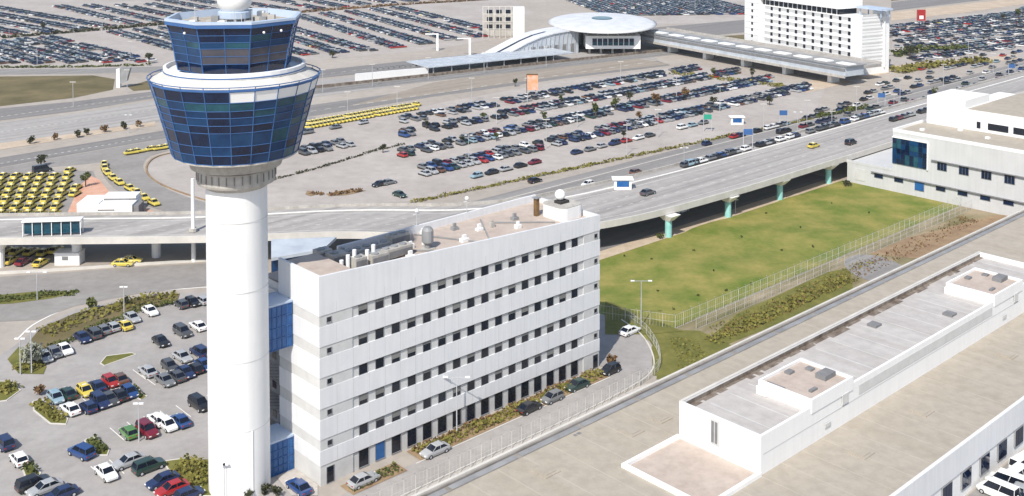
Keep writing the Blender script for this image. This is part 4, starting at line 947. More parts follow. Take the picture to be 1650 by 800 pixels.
# near cars, individually placed: (px, py, colour, kind, heading, label)
NEAR = [
 (72, 577, 'silver', 'saloon', 'V', 'silver car at the low end of the row beside the shrub bank'), (88, 571, 'grey', 'hatchback', 'V', 'grey car second from the low end of the row beside the shrub bank'), (104, 565, 'white', 'saloon', 'V', 'white car third from the low end of the row beside the shrub bank'),
 (133, 546, 'navy blue', 'saloon', 'V', 'navy car left of the dark grey suv below the shrub bank'), (150, 540, 'dark grey', 'suv', 'V', 'dark grey suv between navy and grey cars below the shrub bank'), (165, 533, 'grey', 'saloon', 'V', 'grey car right of the dark grey suv below the shrub bank'), (181, 529, 'silver', 'hatchback', 'V', 'silver hatchback just left of the yellow car below the shrub bank'),
 (200, 526, 'yellow', 'saloon', 'V', 'bright yellow car parked below the shrub bank at the left'), (213, 514, 'silver', 'saloon', 'V', 'silver car just above the yellow one below the shrub bank'), (242, 503, 'white', 'saloon', 'V', 'white car at the upper right end of the row below the shrub bank'),
 (292, 492, 'dark grey', 'hatchback', 'V', 'dark grey hatchback near the tower at the top of the near lot'), (310, 489, 'black', 'hatchback', 'V', 'black hatchback near the tower at the top of the near lot'), (326, 486, 'silver', 'hatchback', 'V', 'silver hatchback touching the tower outline at the top of the near lot'),
 (259, 552, 'black', 'saloon', 'VR', 'black car left end of the short row of three beside the tower'), (294, 537, 'dark grey', 'suv', 'V', 'dark grey suv in the middle of the short row of three beside the tower'), (319, 527, 'white', 'saloon', 'V', 'white car right end of the short row of three beside the tower'),
 (238, 600, 'silver', 'saloon', 'V', 'silver car at the left end of the double row by the tower shaft'), (273, 592, 'dark grey', 'hatchback', 'V', 'dark grey hatchback in the upper line of the double row by the tower shaft'), (294, 577, 'silver', 'saloon', 'V', 'silver car in the upper line of the double row by the tower shaft'), (321, 569, 'navy blue', 'suv', 'V', 'navy suv in the upper line of the double row by the tower shaft'),
 (266, 615, 'grey', 'saloon', 'V', 'grey car in the lower line of the double row by the tower shaft'), (284, 608, 'dark grey', 'saloon', 'V', 'dark grey saloon in the lower line of the double row by the tower shaft'), (299, 602, 'navy blue', 'saloon', 'V', 'navy saloon in the lower line of the double row by the tower shaft'), (314, 596, 'black', 'hatchback', 'V', 'black hatchback in the lower line of the double row by the tower shaft'), (329, 590, 'blue', 'saloon', 'V', 'blue saloon against the tower shaft in the double row'),
 (90, 643, 'pale blue', 'hatchback', 'V', 'pale blue hatchback at the left end of the crowded row in the near lot'), (108, 636, 'dark green', 'saloon', 'V', 'dark green car between the pale blue and yellow ones in the near lot'), (137, 632, 'yellow', 'hatchback', 'V', 'yellow hatchback in the crowded row of the near lot'), (156, 624, 'navy blue', 'saloon', 'V', 'navy car between the yellow and red ones in the near lot'), (178, 617, 'red', 'hatchback', 'V', 'bright red hatchback in the crowded row of the near lot'), (192, 612, 'brown', 'saloon', 'V', 'brown car right behind the bright red hatchback in the near lot'),
 (113, 661, 'white', 'saloon', 'V', 'white car at the front left of the crowded row in the near lot'), (142, 658, 'navy blue', 'hatchback', 'V', 'navy hatchback second in the front line of the crowded row'), (161, 650, 'navy blue', 'suv', 'V', 'navy suv third in the front line of the crowded row'), (176, 645, 'dark grey', 'saloon', 'V', 'dark grey car fourth in the front line of the crowded row'), (191, 639, 'black', 'saloon', 'V', 'black car fifth in the front line of the crowded row'), (209, 634, 'blue', 'hatchback', 'V', 'blue hatchback at the right end of the crowded row'),
 (207, 699, 'green', 'hatchback', 'V', 'green hatchback beside the dark red car in the near lot'), (237, 696, 'dark red', 'suv', 'V', 'dark red suv between the green and the white cars'), (254, 678, 'white', 'saloon', 'V', 'white car just above another white car near the tower'), (270, 687, 'white', 'hatchback', 'V', 'white hatchback in front, between the dark red suv and blue car'), (290, 680, 'blue', 'saloon', 'V', 'bright blue car right of two white ones near the tower'),
 (321, 654, 'black', 'suv', 'V', 'black suv half hidden by the tower shaft'), (131, 731, 'blue', 'suv', 'V', 'large blue suv beside the small green island in the near lot'),
 (171, 764, 'white', 'saloon', 'V', 'white saloon alone at the front of the near lot'), (207, 746, 'silver', 'saloon', 'U', 'silver car sideways between the white saloon and dark green suv'), (240, 754, 'dark green', 'suv', 'U', 'dark green suv parked beside the silver car, lower left'), (262, 777, 'navy blue', 'saloon', 'U', 'navy saloon directly behind the red car at the bottom left'), (277, 790, 'red', 'saloon', 'U', 'vivid red car at the bottom edge left of the tower'), (305, 799, 'navy blue', 'hatchback', 'U', 'navy hatchback cut by the bottom edge left of the tower'),
 (6, 716, 'navy blue', 'suv', 'V', 'navy suv cut by the left edge of the picture'), (30, 742, 'white', 'hatchback', 'V', 'white hatchback above the small hedge at the left edge'), (54, 782, 'black', 'suv', 'U', 'black suv at the lower left corner row'), (72, 789, 'silver', 'saloon', 'U', 'silver car below the black suv at the lower left corner'), (98, 799, 'navy blue', 'saloon', 'U', 'navy car cut by the bottom edge at the lower left corner'),
 (481, 787, 'blue', 'saloon', 'V', 'blue car at the foot of the office block near its corner'), (586, 776, 'silver', 'saloon', 'U', 'silver car parked by the green bed at the office entrance'), (701, 728, 'silver', 'saloon', 'U', 'silver car parked alone halfway along the office front'),
 (853, 659, 'black', 'saloon', 'U', 'black car first of the four parked along the right half of the office front'), (890, 643, 'grey', 'hatchback', 'U', 'grey hatchback between two dark cars along the office front'), (930, 623, 'dark green', 'saloon', 'U', 'dark green car near the far end of the office front'), (983, 598, 'black', 'hatchback', 'U', 'black hatchback at the far corner of the office block'), (1015, 535, 'white', 'saloon', 'U', 'white car parked on the loop behind the far corner of the office block'),
 (644, 315, 'dark green', 'saloon', 'V', 'dark green car at the near tip of the middle lot hedge'), (611, 298, 'black', 'saloon', 'U', 'black car, left of a pair standing alone in the open middle lot'), (627, 295, 'grey', 'saloon', 'U', 'grey car, right of a pair standing alone in the open middle lot'),
 (862, 292, 'black', 'saloon', 'U', 'black car driving on the road below the hedge'), (947, 298, 'white', 'hatchback', 'U', 'white car driving beside the kerb left of the blue and white kiosk')]
for px, py, c, k, hd, lb_ in NEAR:
    p = at(px, py, .4); place(k, c, p[0], p[1], E1 * 3, (AV if hd[0] == 'V' else AU) + (math.pi if (px * 7 + py) % 2 else 0) + (R(12) if px == 131 else 0) + rs.uniform(-.04, .04), lb_, full=True)
for px, py, c, k, lb_ in ((1044, 314, 'dark grey', 'saloon', 'dark grey car driving alone on the elevated road right of the office roof'), (1025, 281, 'brown', 'hatchback', 'brown car on the elevated road beyond the kiosk'), (1311, 238, 'yellow', 'saloon', 'yellow taxi driving alone on the elevated road'), (1371, 233, 'black', 'suv', 'black suv on the elevated road by the terminal terrace')):
    p = at(px, py, DZ); place(k, c, p[0], p[1], DZ + .02, AU + rs.uniform(-.03, .03), lb_, cat='taxi' if c == 'yellow' else 'car', name='moving_taxi' if c == 'yellow' else 'moving_car', full=True)
p = at(1098, 343); place('saloon', 'white', p[0], p[1], E1 * 3, AU, 'white car in the shade under the elevated road', full=True)
p = at(68, 278); place('van', 'black', p[0], p[1], E1 * 3, AU, 'black van on the road above the yellow taxi rank', cat='van', name='parked_van', full=True)
# taxis in the rank
u0, v0 = uva(6, 346); cnt = 0
for r_ in range(8):                                      # columns run away from the viewer to the right
    base = Vector(at(-6 + r_ * 21 - 12, 348)[:2]); dv = Vector(at(-6 + r_ * 21 + 24 - 12, 285)[:2]) - base; n = 7; seq = 0
    for k in range(n + (1 if r_ > 4 else 0)):
        q = base + dv * (k / 6.2)
        px_, py_ = pr(q.x, q.y, .5)
        if px_ < -22 or px_ > 126 or (px_ > 105 and py_ > 318) or rs.random() < .04: continue
        place('saloon', rs.choice(['yellow'] * 6 + ['silver']) if False else 'yellow', q.x + rs.uniform(-.15, .15), q.y, E1 * 4, math.atan2(dv.y, dv.x) + rs.uniform(-.03, .03) if False else R(86) + rs.uniform(-.05, .05),
              'yellow taxi, %s from the front in the %s column of the fenced taxi rank' % (ordn(seq), ordn(r_)), cat='taxi', group='yellow taxis waiting in the rank at the left', name='waiting_taxi'); seq += 1
tq = smooth_line(pxl([(168, 268), (170, 278), (182, 290), (198, 301), (215, 310), (232, 322), (255, 334), (268, 338)]), 3); s = 0; k = 0; last = None
acc = 0
for i in range(len(tq) - 1):
    a, b = tq[i], tq[i + 1]
    acc += math.hypot(b[0] - a[0], b[1] - a[1])
    if last is None or acc > 4.9:
        acc = 0; last = a; place('saloon', 'yellow', a[0], a[1], E1 * 5, math.atan2(b[1] - a[1], b[0] - a[0]), '%s yellow taxi from the top of the curved queue' % ordn(k), cat='taxi', group='taxis queueing on the curve', name='queueing_taxi'); k += 1
for i, (px, py) in enumerate(((212, 249), (222, 247), (246, 243), (258, 242), (268, 240))):
    p = at(px, py); place('saloon', 'yellow', p[0], p[1], E1 * 5, AU - .1, '%s yellow taxi from the left in the short line entering behind the tower' % ordn(i), cat='taxi', group='taxis entering behind the tower', name='queueing_taxi')
for i, (px, py, c) in enumerate(((3, 424, 'yellow'), (18, 424, 'yellow'), (38, 426, 'dark red'), (66, 428, 'yellow'))):
    p = at(px, py); place('saloon', c, p[0], p[1], E1 * 4, R(80), ['yellow taxi under the elevated road at the left edge', 'yellow taxi under the elevated road next to the dark red car', 'dark red car between the yellow taxis under the elevated road', 'yellow taxi under the elevated road left of the white cabin'][i], cat='taxi' if c == 'yellow' else 'car', name='waiting_taxi' if c == 'yellow' else 'parked_car', full=True)
for i, (px, py) in enumerate(((8, 408), (28, 409), (50, 410), (72, 411), (90, 407))):
    p = at(px, py); place('saloon', 'yellow', p[0], p[1], E1 * 4, R(82), '%s yellow taxi from the left in the shaded back line beneath the elevated road' % ordn(i), cat='taxi', group='taxis in the shade beneath the elevated road', name='waiting_taxi')
for i, (px, py) in enumerate(((198, 429), (212, 424))):
    p = at(px, py); place('saloon', 'yellow', p[0], p[1], E1 * 4, 0, ('nearer' if i == 0 else 'farther') + ' of two pale yellow taxis sideways beneath the elevated road', cat='taxi', name='waiting_taxi', full=True)
for j, v in enumerate((314.5, 319.5)):
    for k, X in enumerate(range(492, 668, 6 if j == 0 else 7)):
        if rs.random() < .06: continue
        q = W(us(v, 0, X + j * 3), v + (X - 580) * .005)
        place('saloon', 'yellow', q[0], q[1], E1 * 4, AV + rs.uniform(-.08, .08) + .5, '%s yellow taxi from the tower in the %s line above the middle lot' % (ordn(k), 'nearer' if j == 0 else 'farther'), cat='taxi', group='yellow taxis lined up above the middle lot', name='waiting_taxi')
# middle lot
COLW = ['black'] * 4 + ['dark grey'] * 5 + ['navy blue'] * 4 + ['grey'] * 5 + ['silver'] * 5 + ['white'] * 3 + ['red', 'dark red', 'blue', 'dark green', 'brown', 'pale blue']
cars = []
def lotrow(v, segs, step, hd, rn, dbl=0):
    for sub in ((0,) if not dbl else (-2.6, 2.6)):
        idx = 0; vv = v + sub
        for X0, X1, den in segs:
            u = us(vv, 0, X0); ue = us(vv, 0, X1)
            while u < ue:
                if rs.random() < den:
                    q = W(u + rs.uniform(-.15, .15), vv + rs.uniform(-.25, .25)); cars.append((math.hypot(q[0], q[1]), q, hd + (math.pi if rs.random() < .5 else 0) + rs.uniform(-.03, .03), rs.choice(COLW), kindof(rs), rn + ('' if not dbl else (' (near side)' if sub < 0 else ' (far side)')), idx)); idx += 1
                u += step
lotrow(228.5, [(742, 862, .85), (930, 1140, .85)], 5.6, AU, 'the hedge row')
lotrow(243, [(683, 838, .95), (845, 905, .7), (905, 960, .6), (965, 1112, .9), (1116, 1170, .75), (1176, 1305, .8)], 2.7, AV, 'second middle-lot row', 1)
lotrow(264, [(648, 668, .9), (676, 745, .6), (750, 872, .92), (880, 975, .95), (980, 1112, .88), (1118, 1240, .92)], 2.7, AV, 'third middle-lot row', 1)
lotrow(285, [(640, 668, .7), (690, 790, .65), (800, 965, .85), (970, 1115, .92), (1118, 1190, .9)], 2.7, AV, 'fourth middle-lot row', 1)
lotrow(302, [(650, 735, .8), (742, 855, .75), (860, 960, .6), (962, 1125, .8)], 2.7, AV, 'fifth middle-lot row', 1)
lotrow(286, [(490, 572, .85)], 2.7, AV, 'short row behind the tower', 1)
lotrow(307, [(495, 600, .7)], 5.5, AU, 'the thin row below the taxi line')
lotrow(198, [(1100, 1240, .0)], 6, AU, 'x')
nmid = len(cars)
# kerb side of the elevated road
for X in range(1106, 1420, 8):
    if rs.random() < .75:
        q = W(us(180.5, DZ, X), 180.5); cars.append((math.hypot(q[0], q[1]) - (40 if X < 1250 else 0), (q[0], q[1], DZ + .02), AU + rs.uniform(-.05, .05), rs.choice(COLW + ['silver', 'white', 'grey', 'brown']), kindof(rs), 'the kerb line on the elevated road', (X - 1106) // 8))
for v, X0, X1, den in ((186.5, 1255, 1440, .8), (190.5, 1300, 1660, .6), (202.5, 1250, 1660, .5), (213, 1320, 1660, .6), (225, 1400, 1660, .55), (172, 1440, 1500, .6), (208.8, 1130, 1660, .35), (194, 1250, 1660, .55), (198, 1330, 1660, .5), (219, 1390, 1660, .35), (232, 1440, 1660, .3)):
    X = X0; 
    while X < X1:
        if rs.random() < den:
            zz = DZ + .02 if v < 186 else E1 * 2
            q = W(us(v, zz, X), v); cars.append((math.hypot(q[0], q[1]), (q[0], q[1], zz), AU + rs.uniform(-.05, .05), rs.choice(COLW + ['white', 'silver', 'red', 'blue']), kindof(rs), 'the road below the hotel', 0))
        X += 9
cars.sort(key=lambda c: c[0])
NIND = 222
near_c, far_c = cars[:NIND], cars[NIND:]
cntr = {}
for c in sorted(near_c, key=lambda c: (c[5], c[1][0])):
    key = (c[5], c[3]); cntr[key] = cntr.get(key, 0) + 1
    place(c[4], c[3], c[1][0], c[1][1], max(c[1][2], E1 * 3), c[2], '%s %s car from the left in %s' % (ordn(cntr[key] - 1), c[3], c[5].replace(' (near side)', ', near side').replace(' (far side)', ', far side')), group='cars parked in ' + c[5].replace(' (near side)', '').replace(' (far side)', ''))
# far lots: thousands of cars, one mesh
SC_COL = ['black', 'dark grey', 'navy blue', 'grey', 'silver', 'white', 'dark red', 'red', 'blue', 'dark green', 'brown', 'yellow', 'pale blue']
SW = [3.6, 5, 3.2, 5.5, 5.5, 3.4, 1.2, 1.0, .8, .7, .9, .12, .8]
fm = MB()
def farcar(x, y, z, hd, ci):
    c, s = math.cos(hd), math.sin(hd); T = lambda a, b, h: (x + a * c - b * s, y + a * s + b * c, z + h)
    w_ = .88; P = [T(a, b, h) for a, b, h in ((-2.15, -w_, .25), (2.15, -w_, .25), (2.15, w_, .25), (-2.15, w_, .25), (-2.15, -w_, .88), (2.05, -w_, .78), (2.05, w_, .78), (-2.15, w_, .88), (-1.7, -.75, .9), (.95, -.75, .85), (.95, .75, .85), (-1.7, .75, .9), (-1.2, -.6, 1.4), (.2, -.6, 1.4), (.2, .6, 1.4), (-1.2, .6, 1.4))]
    fm.idx(P, [(4, 5, 6, 7), (0, 1, 5, 4), (1, 2, 6, 5), (2, 3, 7, 6), (3, 0, 4, 7), (12, 13, 14, 15)], ci)
    fm.idx([P[i] for i in range(8, 16)], [(0, 1, 5, 4), (1, 2, 6, 5), (2, 3, 7, 6), (3, 0, 4, 7)], len(SC_COL))
for c in far_c: farcar(c[1][0], c[1][1], max(c[1][2], .05), c[2], SC_COL.index(c[3]) if c[3] in SC_COL else 1)
def farrow(P0, P1, den=.9, dbl=True):
    P0 = Vector(P0[:2]); P1 = Vector(P1[:2]); d = P1 - P0; l = d.length
    if l < 4: return
    d.normalize(); n_ = Vector((-d.y, d.x)); hd = math.atan2(n_.y, n_.x)
    for s_ in ((-2.5, 2.5) if dbl else (0,)):
        t = 0; gap = 0
        while t < l:
            if gap > 0: gap -= 1
            elif rs.random() < .012: gap = rs.randint(1, 5)
            elif rs.random() < den:
                q = P0 + d * t + n_ * (s_ + rs.uniform(-.25, .25)); farcar(q.x, q.y, .05, hd + (math.pi if rs.random() < .5 else 0), rs.choices(range(len(SC_COL)), SW)[0])
            t += 2.65
def lerp(tab, x):
    for (a, b), (c, d) in zip(tab, tab[1:]):
        if x <= c: return b + (d - b) * (x - a) / (c - a)
    return tab[-1][1]
LOW = [(-200, 112), (0, 107), (240, 103), (300, 101), (480, 93), (600, 86), (700, 73), (800, 60)]
HEDGE = [(-200, 75), (0, 63.5), (280, 39.5), (460, 24), (640, 9), (800, -2), (1000, -16)]
def rowfrom(px, py, ang, ytop, den=.9, up=None):
    P = Vector(at(px, py)[:2]); a = R(ang); d = Vector((UX * math.cos(a) - UY * math.sin(a), UY * math.cos(a) + UX * math.sin(a)))
    t = 0
    while t < 260:
        q = P + d * t; X, Y = pr(q.x, q.y, 0)
        if Y < ytop(X): break
        t += 3
    farrow(P, P + d * (t - 4), den)
X = -40
while X < 830:
    ang = 92 if X < 250 else 87 if X < 520 else 80 if X < 640 else 76
    y0 = lerp(LOW, X) - 3
    if not (285 < X < 300): rowfrom(X, y0, ang, lambda x: lerp(HEDGE, x) + 3, .92)
    px_m = (y0 + 180) / 80; X += (15.6 if X < 400 else 14.2) * px_m
X = -60
while X < 900:
    y0 = lerp(HEDGE, X) - 4
    rowfrom(X, y0, 95 if X < 200 else 88 if X < 480 else 82, lambda x: (12 - x * .02 if x < 250 else -12), .88)
    px_m = (y0 + 180) / 80; X += 16 * px_m
for X in range(990, 1240, 22): rowfrom(X, 26 - (X - 990) * .01, 60, lambda x: -14, .85)
for k, y0 in enumerate((92, 82, 72, 63, 55, 48, 41)):
    a = at(1470 - k * 8, y0 + 6); b = at(1665, y0 - 22 - k * 0); farrow(a, b, .75)
for k in range(6): farrow(at(1520 + k * 20, 40 - k * 2), at(1665, 22 - k * 3), .3, False)
tag(fm.build('distant_parked_cars', SC_COL + ['glass_dark'], ), 'hundreds of tightly parked cars filling the distant lots', 'cars', kind='stuff')

# service vehicles at the bottom right
for i, (px, py, k, c) in enumerate(((1642, 772, 'van', 'white'), (1622, 782, 'van', 'white'), (1648, 792, 'suv', 'silver'), (1608, 797, 'van', 'white'), (1650, 753, 'van', 'white'), (1633, 800, 'saloon', 'dark grey'))):
    p = at(px, py + 4); place(k, c, p[0], p[1], E1 * 2, AU + rs.uniform(-.1, .1) + (1.57 if i % 2 else 0), ['white van nearest the right edge below the terminal windows', 'white van just left of another at the bottom right corner', 'silver car at the bottom right corner among white vans', 'white van farthest left of the vehicles at the bottom right', 'white van highest up along the wall at the right edge', 'dark grey car cut by the bottom edge at the right'][i], cat='van' if k == 'van' else 'car', name='parked_van' if k == 'van' else 'parked_car', full=True)
polypx('apron', [(60, 30), (60, 63.5), (300, 63.5), (300, 30)], 'road', E1 * 1, uvp=True)

# ================================================================ FENCES, LAMPS
def fence(name, L, h, step, label, mt_='fence_mesh', sect=True):
    t = empty(name, (*L[0], 0), label, 'fence'); m = MB(); acc = 0; pts = []
    for a, b in zip(L, L[1:]):
        l = math.hypot(b[0] - a[0], b[1] - a[1]); n = max(1, round(l / step))
        for k in range(n): pts.append((a[0] + (b[0] - a[0]) * k / n, a[1] + (b[1] - a[1]) * k / n))
    pts.append(L[-1])
    for i, p in enumerate(pts):
        if i < 95:
            q = MB(); q.bar((p[0], p[1], 0), (p[0], p[1], h), .05); q.bar((p[0], p[1], h), (p[0] - .25, p[1] - .3, h + .4), .04); q.build('post', mt_, t)
    for a, b in zip(pts, pts[1:]):
        for z in (.1, h * .5, h - .05): m.bar((*a, z), (*b, z), .022)
        n = int(math.hypot(b[0] - a[0], b[1] - a[1]) / .5)
        for k in range(1, n): x, y = a[0] + (b[0] - a[0]) * k / n, a[1] + (b[1] - a[1]) * k / n; m.bar((x, y, .1), (x, y, h - .05), .014)
    m.build('mesh_panel', mt_, t); return t
fence('security_fence', [W(*p)[:2] for p in ((149, 137), (155.5, 124.6), (268.8, 124.6))], 2.6, 2.4, 'tall white wire fence along the lower edge of the grass field')
fence('security_fence', [W(*p)[:2] for p in ((158, 121.8), (268.5, 121.8))], 2.2, 3.0, 'second lower fence running in front of the tall field fence')
fence('wire_fence', [W(*p)[:2] for p in ((70, 113.2), (118, 113.2), (133, 113.7))], 2.7, 1.9, 'tall pale fence between the office road and the footpath')
fence('wire_fence', smooth_line([W(*p)[:2] for p in ((133, 113.9), (139.6, 115.4), (144.8, 119.6), (149.8, 126.6), (152.6, 134))], 4), 1.8, 1.8, 'curved pale fence round the end of the loop road')
def lamp(px, py, h, label, arm=1.6, r=.11, z=0, mt_='steel'):
    p = at(px, py, z); t = empty('street_lamp', (p[0], p[1], z), label, 'street lamp'); m = MB(); m.bar((p[0], p[1], z), (p[0], p[1], z + h), r, 6, r * .6); m.build('pole', mt_, t)
    m = MB(); m.bar((p[0] - arm, p[1], z + h), (p[0] + arm, p[1], z + h), .06); m.build('arm', mt_, t)
    m = MB()
    for s_ in (-1, 1): m.box(p[0] + s_ * arm - .35, p[0] + s_ * arm + .35, p[1] - .15, p[1] + .15, z + h - .05, z + h + .12)
    m.build('lamp_head', 'white_paint', t)
lamp(1033, 527, 8.5, 'tall grey lamp post on the verge beyond the office block')
lamp(736, 700, 8.5, 'tall grey lamp post in front of the office facade')
lamp(60, 484, 5.5, 'pale lamp post on the green strip at the left')
lamp(33, 604, 6, 'slim lamp post on the bank at the left of the near lot', .5)
lamp(51, 602, 7, 'slim lamp post beside the pale shrub left of the near lot', .5)
lamp(200, 505, 5.0, 'thin lamp post on the shrub bank above the yellow car', .4)
lamp(224, 712, 5.6, 'thin lamp post beside the dark red suv', .4)
lamp(372, 806, 4.6, 'short lamp post with round top in front of the tower shaft', .2, .08)
lamp(362, 812, 5.2, 'slim pole left of the round-topped post in front of the tower shaft', .2, .08)
lamp(207, 215, 6, 'lamp post on the sandy verge left of the tower', .8)
lamp(755, 262, 8, 'thin lamp post in the open left half of the middle lot', .8)
lamp(1102, 288, 8.5, 'lamp post on the arrivals kerb above the elevated road', .8, .1)
lamp(1285, 232, 10, 'tall lamp post on the elevated road kerb', 1, .12)
lamp(1185, 345, 3.5, 'short lamp under the elevated road by the grass', .3)
for i, (px, py) in enumerate(((705, 82), (757, 90))):
    p = at(px, py); t = empty('white_gate_post', (p[0], p[1], 0), ['left', 'right'][i] + ' of two tall white posts at the edge of the far lot', 'post'); m = MB(); m.box(p[0] - .5, p[0] + .5, p[1] - .5, p[1] + .5, 0, 8); m.build('post', 'white_paint', t)
    m = MB(); m.box(p[0] - 6, p[0] + .5, p[1] - .3, p[1] + .3, 8, 8.5); m.build('beam', 'white_paint', t)
p = at(312, 422); t = empty('mast', (p[0], p[1], 0), 'thick white mast rising through the elevated road beside the tower', 'mast')
m = MB(); m.bar((p[0], p[1], 0), (p[0], p[1], 18), .48, 10, .36); m.build('pole', 'white_paint', t)
m = MB(); m.lathe([(.9, DZ + .1), (.9, DZ + .8)], 10, p[0], p[1]); m.build('collar', 'concrete', t)
k = 0
for px, py in ((118, 172), (205, 150), (60, 108), (165, 55), (210, 98), (118, 60), (520, 150), (600, 140), (690, 128), (780, 118), (880, 108), (560, 190), (640, 180), (800, 200), (880, 240), (930, 205), (1010, 250), (1060, 222), (1090, 160), (1000, 135), (850, 165), (760, 165), (1160, 180), (1230, 212), (1300, 205), (1380, 180), (1450, 165), (1520, 140), (1600, 120), (1340, 225), (1440, 195), (1560, 95), (1500, 60), (560, 60), (640, 55), (300, 20), (560, 15), (1120, 20), (1180, 10), (15, 70)):
    p = at(px, py); t = empty('street_lamp', (p[0], p[1], 0), 'thin grey lamp post among distant roads and lots, %s of that group from the left' % ordn(sorted([118, 205, 60, 165, 210, 118.5, 520, 600, 690, 780, 880, 560, 640, 800, 880.5, 930, 1010, 1060, 1090, 1000, 850, 760, 1160, 1230, 1300, 1380, 1450, 1520, 1600, 1340, 1440, 1560, 1500, 560.5, 640.5, 300, 560.7, 1120, 1180, 15]).index([118, 205, 60, 165, 210, 118.5, 520, 600, 690, 780, 880, 560, 640, 800, 880.5, 930, 1010, 1060, 1090, 1000, 850, 760, 1160, 1230, 1300, 1380, 1450, 1520, 1600, 1340, 1440, 1560, 1500, 560.5, 640.5, 300, 560.7, 1120, 1180, 15][k])), 'street lamp', 'lamp posts of the distant roads and lots')
    m = MB(); m.bar((p[0], p[1], 0), (p[0], p[1], 9), .12, 5, .08); m.build('pole', 'steel', t); m = MB(); m.box(p[0] - 1.1, p[0] + 1.1, p[1] - .15, p[1] + .15, 8.95, 9.15); m.build('lamp_head', 'kerb', t); k += 1
# gantries over the arrivals road
for i, (px, py, z) in enumerate(((1205, 240, DZ), (1262, 205, 0), (1420, 175, 0), (1630, 125, 0), (1140, 212, 0))):
    p = at(px, py, z); t = empty('sign_gantry', (p[0], p[1], z), ['blue sign gantry nearest the grass field on the elevated road', 'blue road sign frame beside the middle lot hedge', 'blue sign cluster before the terminal, centre', 'blue sign gantry by the far right road', 'small green-topped sign on the arrivals road'][i], 'sign')
    m = MB()
    for s_ in (-1.3, 1.3): m.bar((p[0] + s_, p[1], z), (p[0] + s_, p[1], z + 6), .14)
    m.build('post', 'steel', t); m = MB(); m.box(p[0] - 1.3, p[0] + 1.3, p[1] - .15, p[1] + .15, z + 4, z + 5.6); m.build('panel', 'blue_steel' if i < 4 else 'green_cloth', t)

# ================================================================ VEGETATION
def hedge(pts, w_, h, label, mt_='leaf', dens=7, size=.28, name='hedge', z=0):
    m = MB(); L = pts
    for a, b in zip(L, L[1:]):
        l = math.hypot(b[0] - a[0], b[1] - a[1]); n_ = (-(b[1] - a[1]) / l, (b[0] - a[0]) / l)
        def fn():
            t = random.random(); s_ = random.uniform(-1, 1); hh = h * (1 - .25 * s_ * s_) * random.random() ** .5 * (.8 + .35 * math.sin(t * l * .7 + s_))
            return (a[0] + (b[0] - a[0]) * t + n_[0] * s_ * w_ / 2, a[1] + (b[1] - a[1]) * t + n_[1] * s_ * w_ / 2, z + hh)
        leaves(m, int(l * w_ * dens), size, fn)
    return tag(m.build(name, mt_), label, 'hedge')
def shrub(x, y, r, h, label, mt_='leaf', n=120, size=.22, name='shrub', cat='shrub', z=0):
    t = empty(name, (x, y, z), label, cat); m = MB()
    lob = [(random.uniform(-.5, .5) * r, random.uniform(-.5, .5) * r, random.uniform(.4, .75) * h, random.uniform(.45, .7)) for _ in range(5)]
    def fn():
        c = random.choice(lob); v = Vector((random.gauss(0, 1), random.gauss(0, 1), random.gauss(0, 1))).normalized() * random.random() ** .4
        return (x + c[0] + v.x * r * c[3], y + c[1] + v.y * r * c[3], z + max(.05, c[2] + v.z * h * .4 * c[3] * 1.4))
    leaves(m, n, size, fn); m.build('foliage', mt_, t)
    m = MB()
    for k in range(4): m.bar((x, y, z - .02), (x + random.uniform(-.4, .4) * r, y + random.uniform(-.4, .4) * r, z + h * .6), .05, 5, .02)
    m.build('stem', 'bark', t); return t
def tree(x, y, h, r, label, mt_='leaf', n=420, group=None, z=0):
    t = empty('tree', (x, y, z), label, 'tree', group); m = MB()
    m.bar((x, y, z), (x, y, z + h * .45), r * .12, 7, r * .08)
    lob = []
    for k in range(7):
        a = random.uniform(0, 6.28); rr_ = random.uniform(.2, .65) * r; e_ = (x + rr_ * math.cos(a), y + rr_ * math.sin(a), z + h * random.uniform(.5, .85)); lob.append(e_)
        m.bar((x, y, z + h * .38), e_, r * .06, 5, r * .02)
    m.build('trunk', 'bark', t); m = MB()
    def fn():
        c = random.choice(lob); v = Vector((random.gauss(0, 1), random.gauss(0, 1), random.gauss(0, .8))).normalized() * (random.random() ** .5 * r * .45); return (c[0] + v.x, c[1] + v.y, c[2] + v.z)
    leaves(m, n, r * .13, fn); m.build('crown', mt_, t); return t
hl_ = [W(u, 220.8 - (u - 169) * .079)[:2] for u in (169, 210, 250, 290, 334)]
hedge(hl_, 1.3, .8, 'long low yellow-green hedge between the arrivals road and the middle lot', 'leaf_yellow', 9, .3)
hedge([W(u, 208 - (u - 334) * .1)[:2] for u in (336, 365)], 2, 1.6, 'dark bushy hedge end near the far bend of the arrivals road', 'leaf', 7, .4)
hedge(pxl([(440, 291), (520, 270), (600, 245), (652, 233)]), .9, .6, 'thin dark hedge crossing the open left half of the middle lot', 'leaf_dark', 9, .28)
hedge(pxl([(0, 62.5), (140, 51), (280, 39)]), 3.2, 1.6, 'dark hedge dividing the distant lots at the upper left', 'leaf_dark', 2.2, .7)
hedge(pxl([(470, 22), (640, 9), (790, 0)]), 3, 1.4, 'brown hedge at the top of the distant lot right of the tower', 'leaf_brown', 2, .7)
hedge(pxl([(0, 110), (130, 109), (245, 106)]), 2.2, 1.0, 'olive hedge between the distant lot and the upper road', 'leaf', 3, .5)
hedge([W(*p)[:2] for p in ((93.5, 121), (131.5, 121))], 2.6, .9, 'low green and brown hedge along the foot of the office facade', 'leaf_yellow', 16, .2)
hedge([W(*p)[:2] for p in ((81.5, 120), (89.5, 120))], 2.2, .8, 'short low hedge at the office corner beside the silver car', 'leaf', 16, .2)
hedge([W(*p)[:2] for p in ((93.5, 122.4), (131.5, 122.4))], .7, .7, 'brown dry planting strip against the office wall', 'leaf_brown', 16, .2)
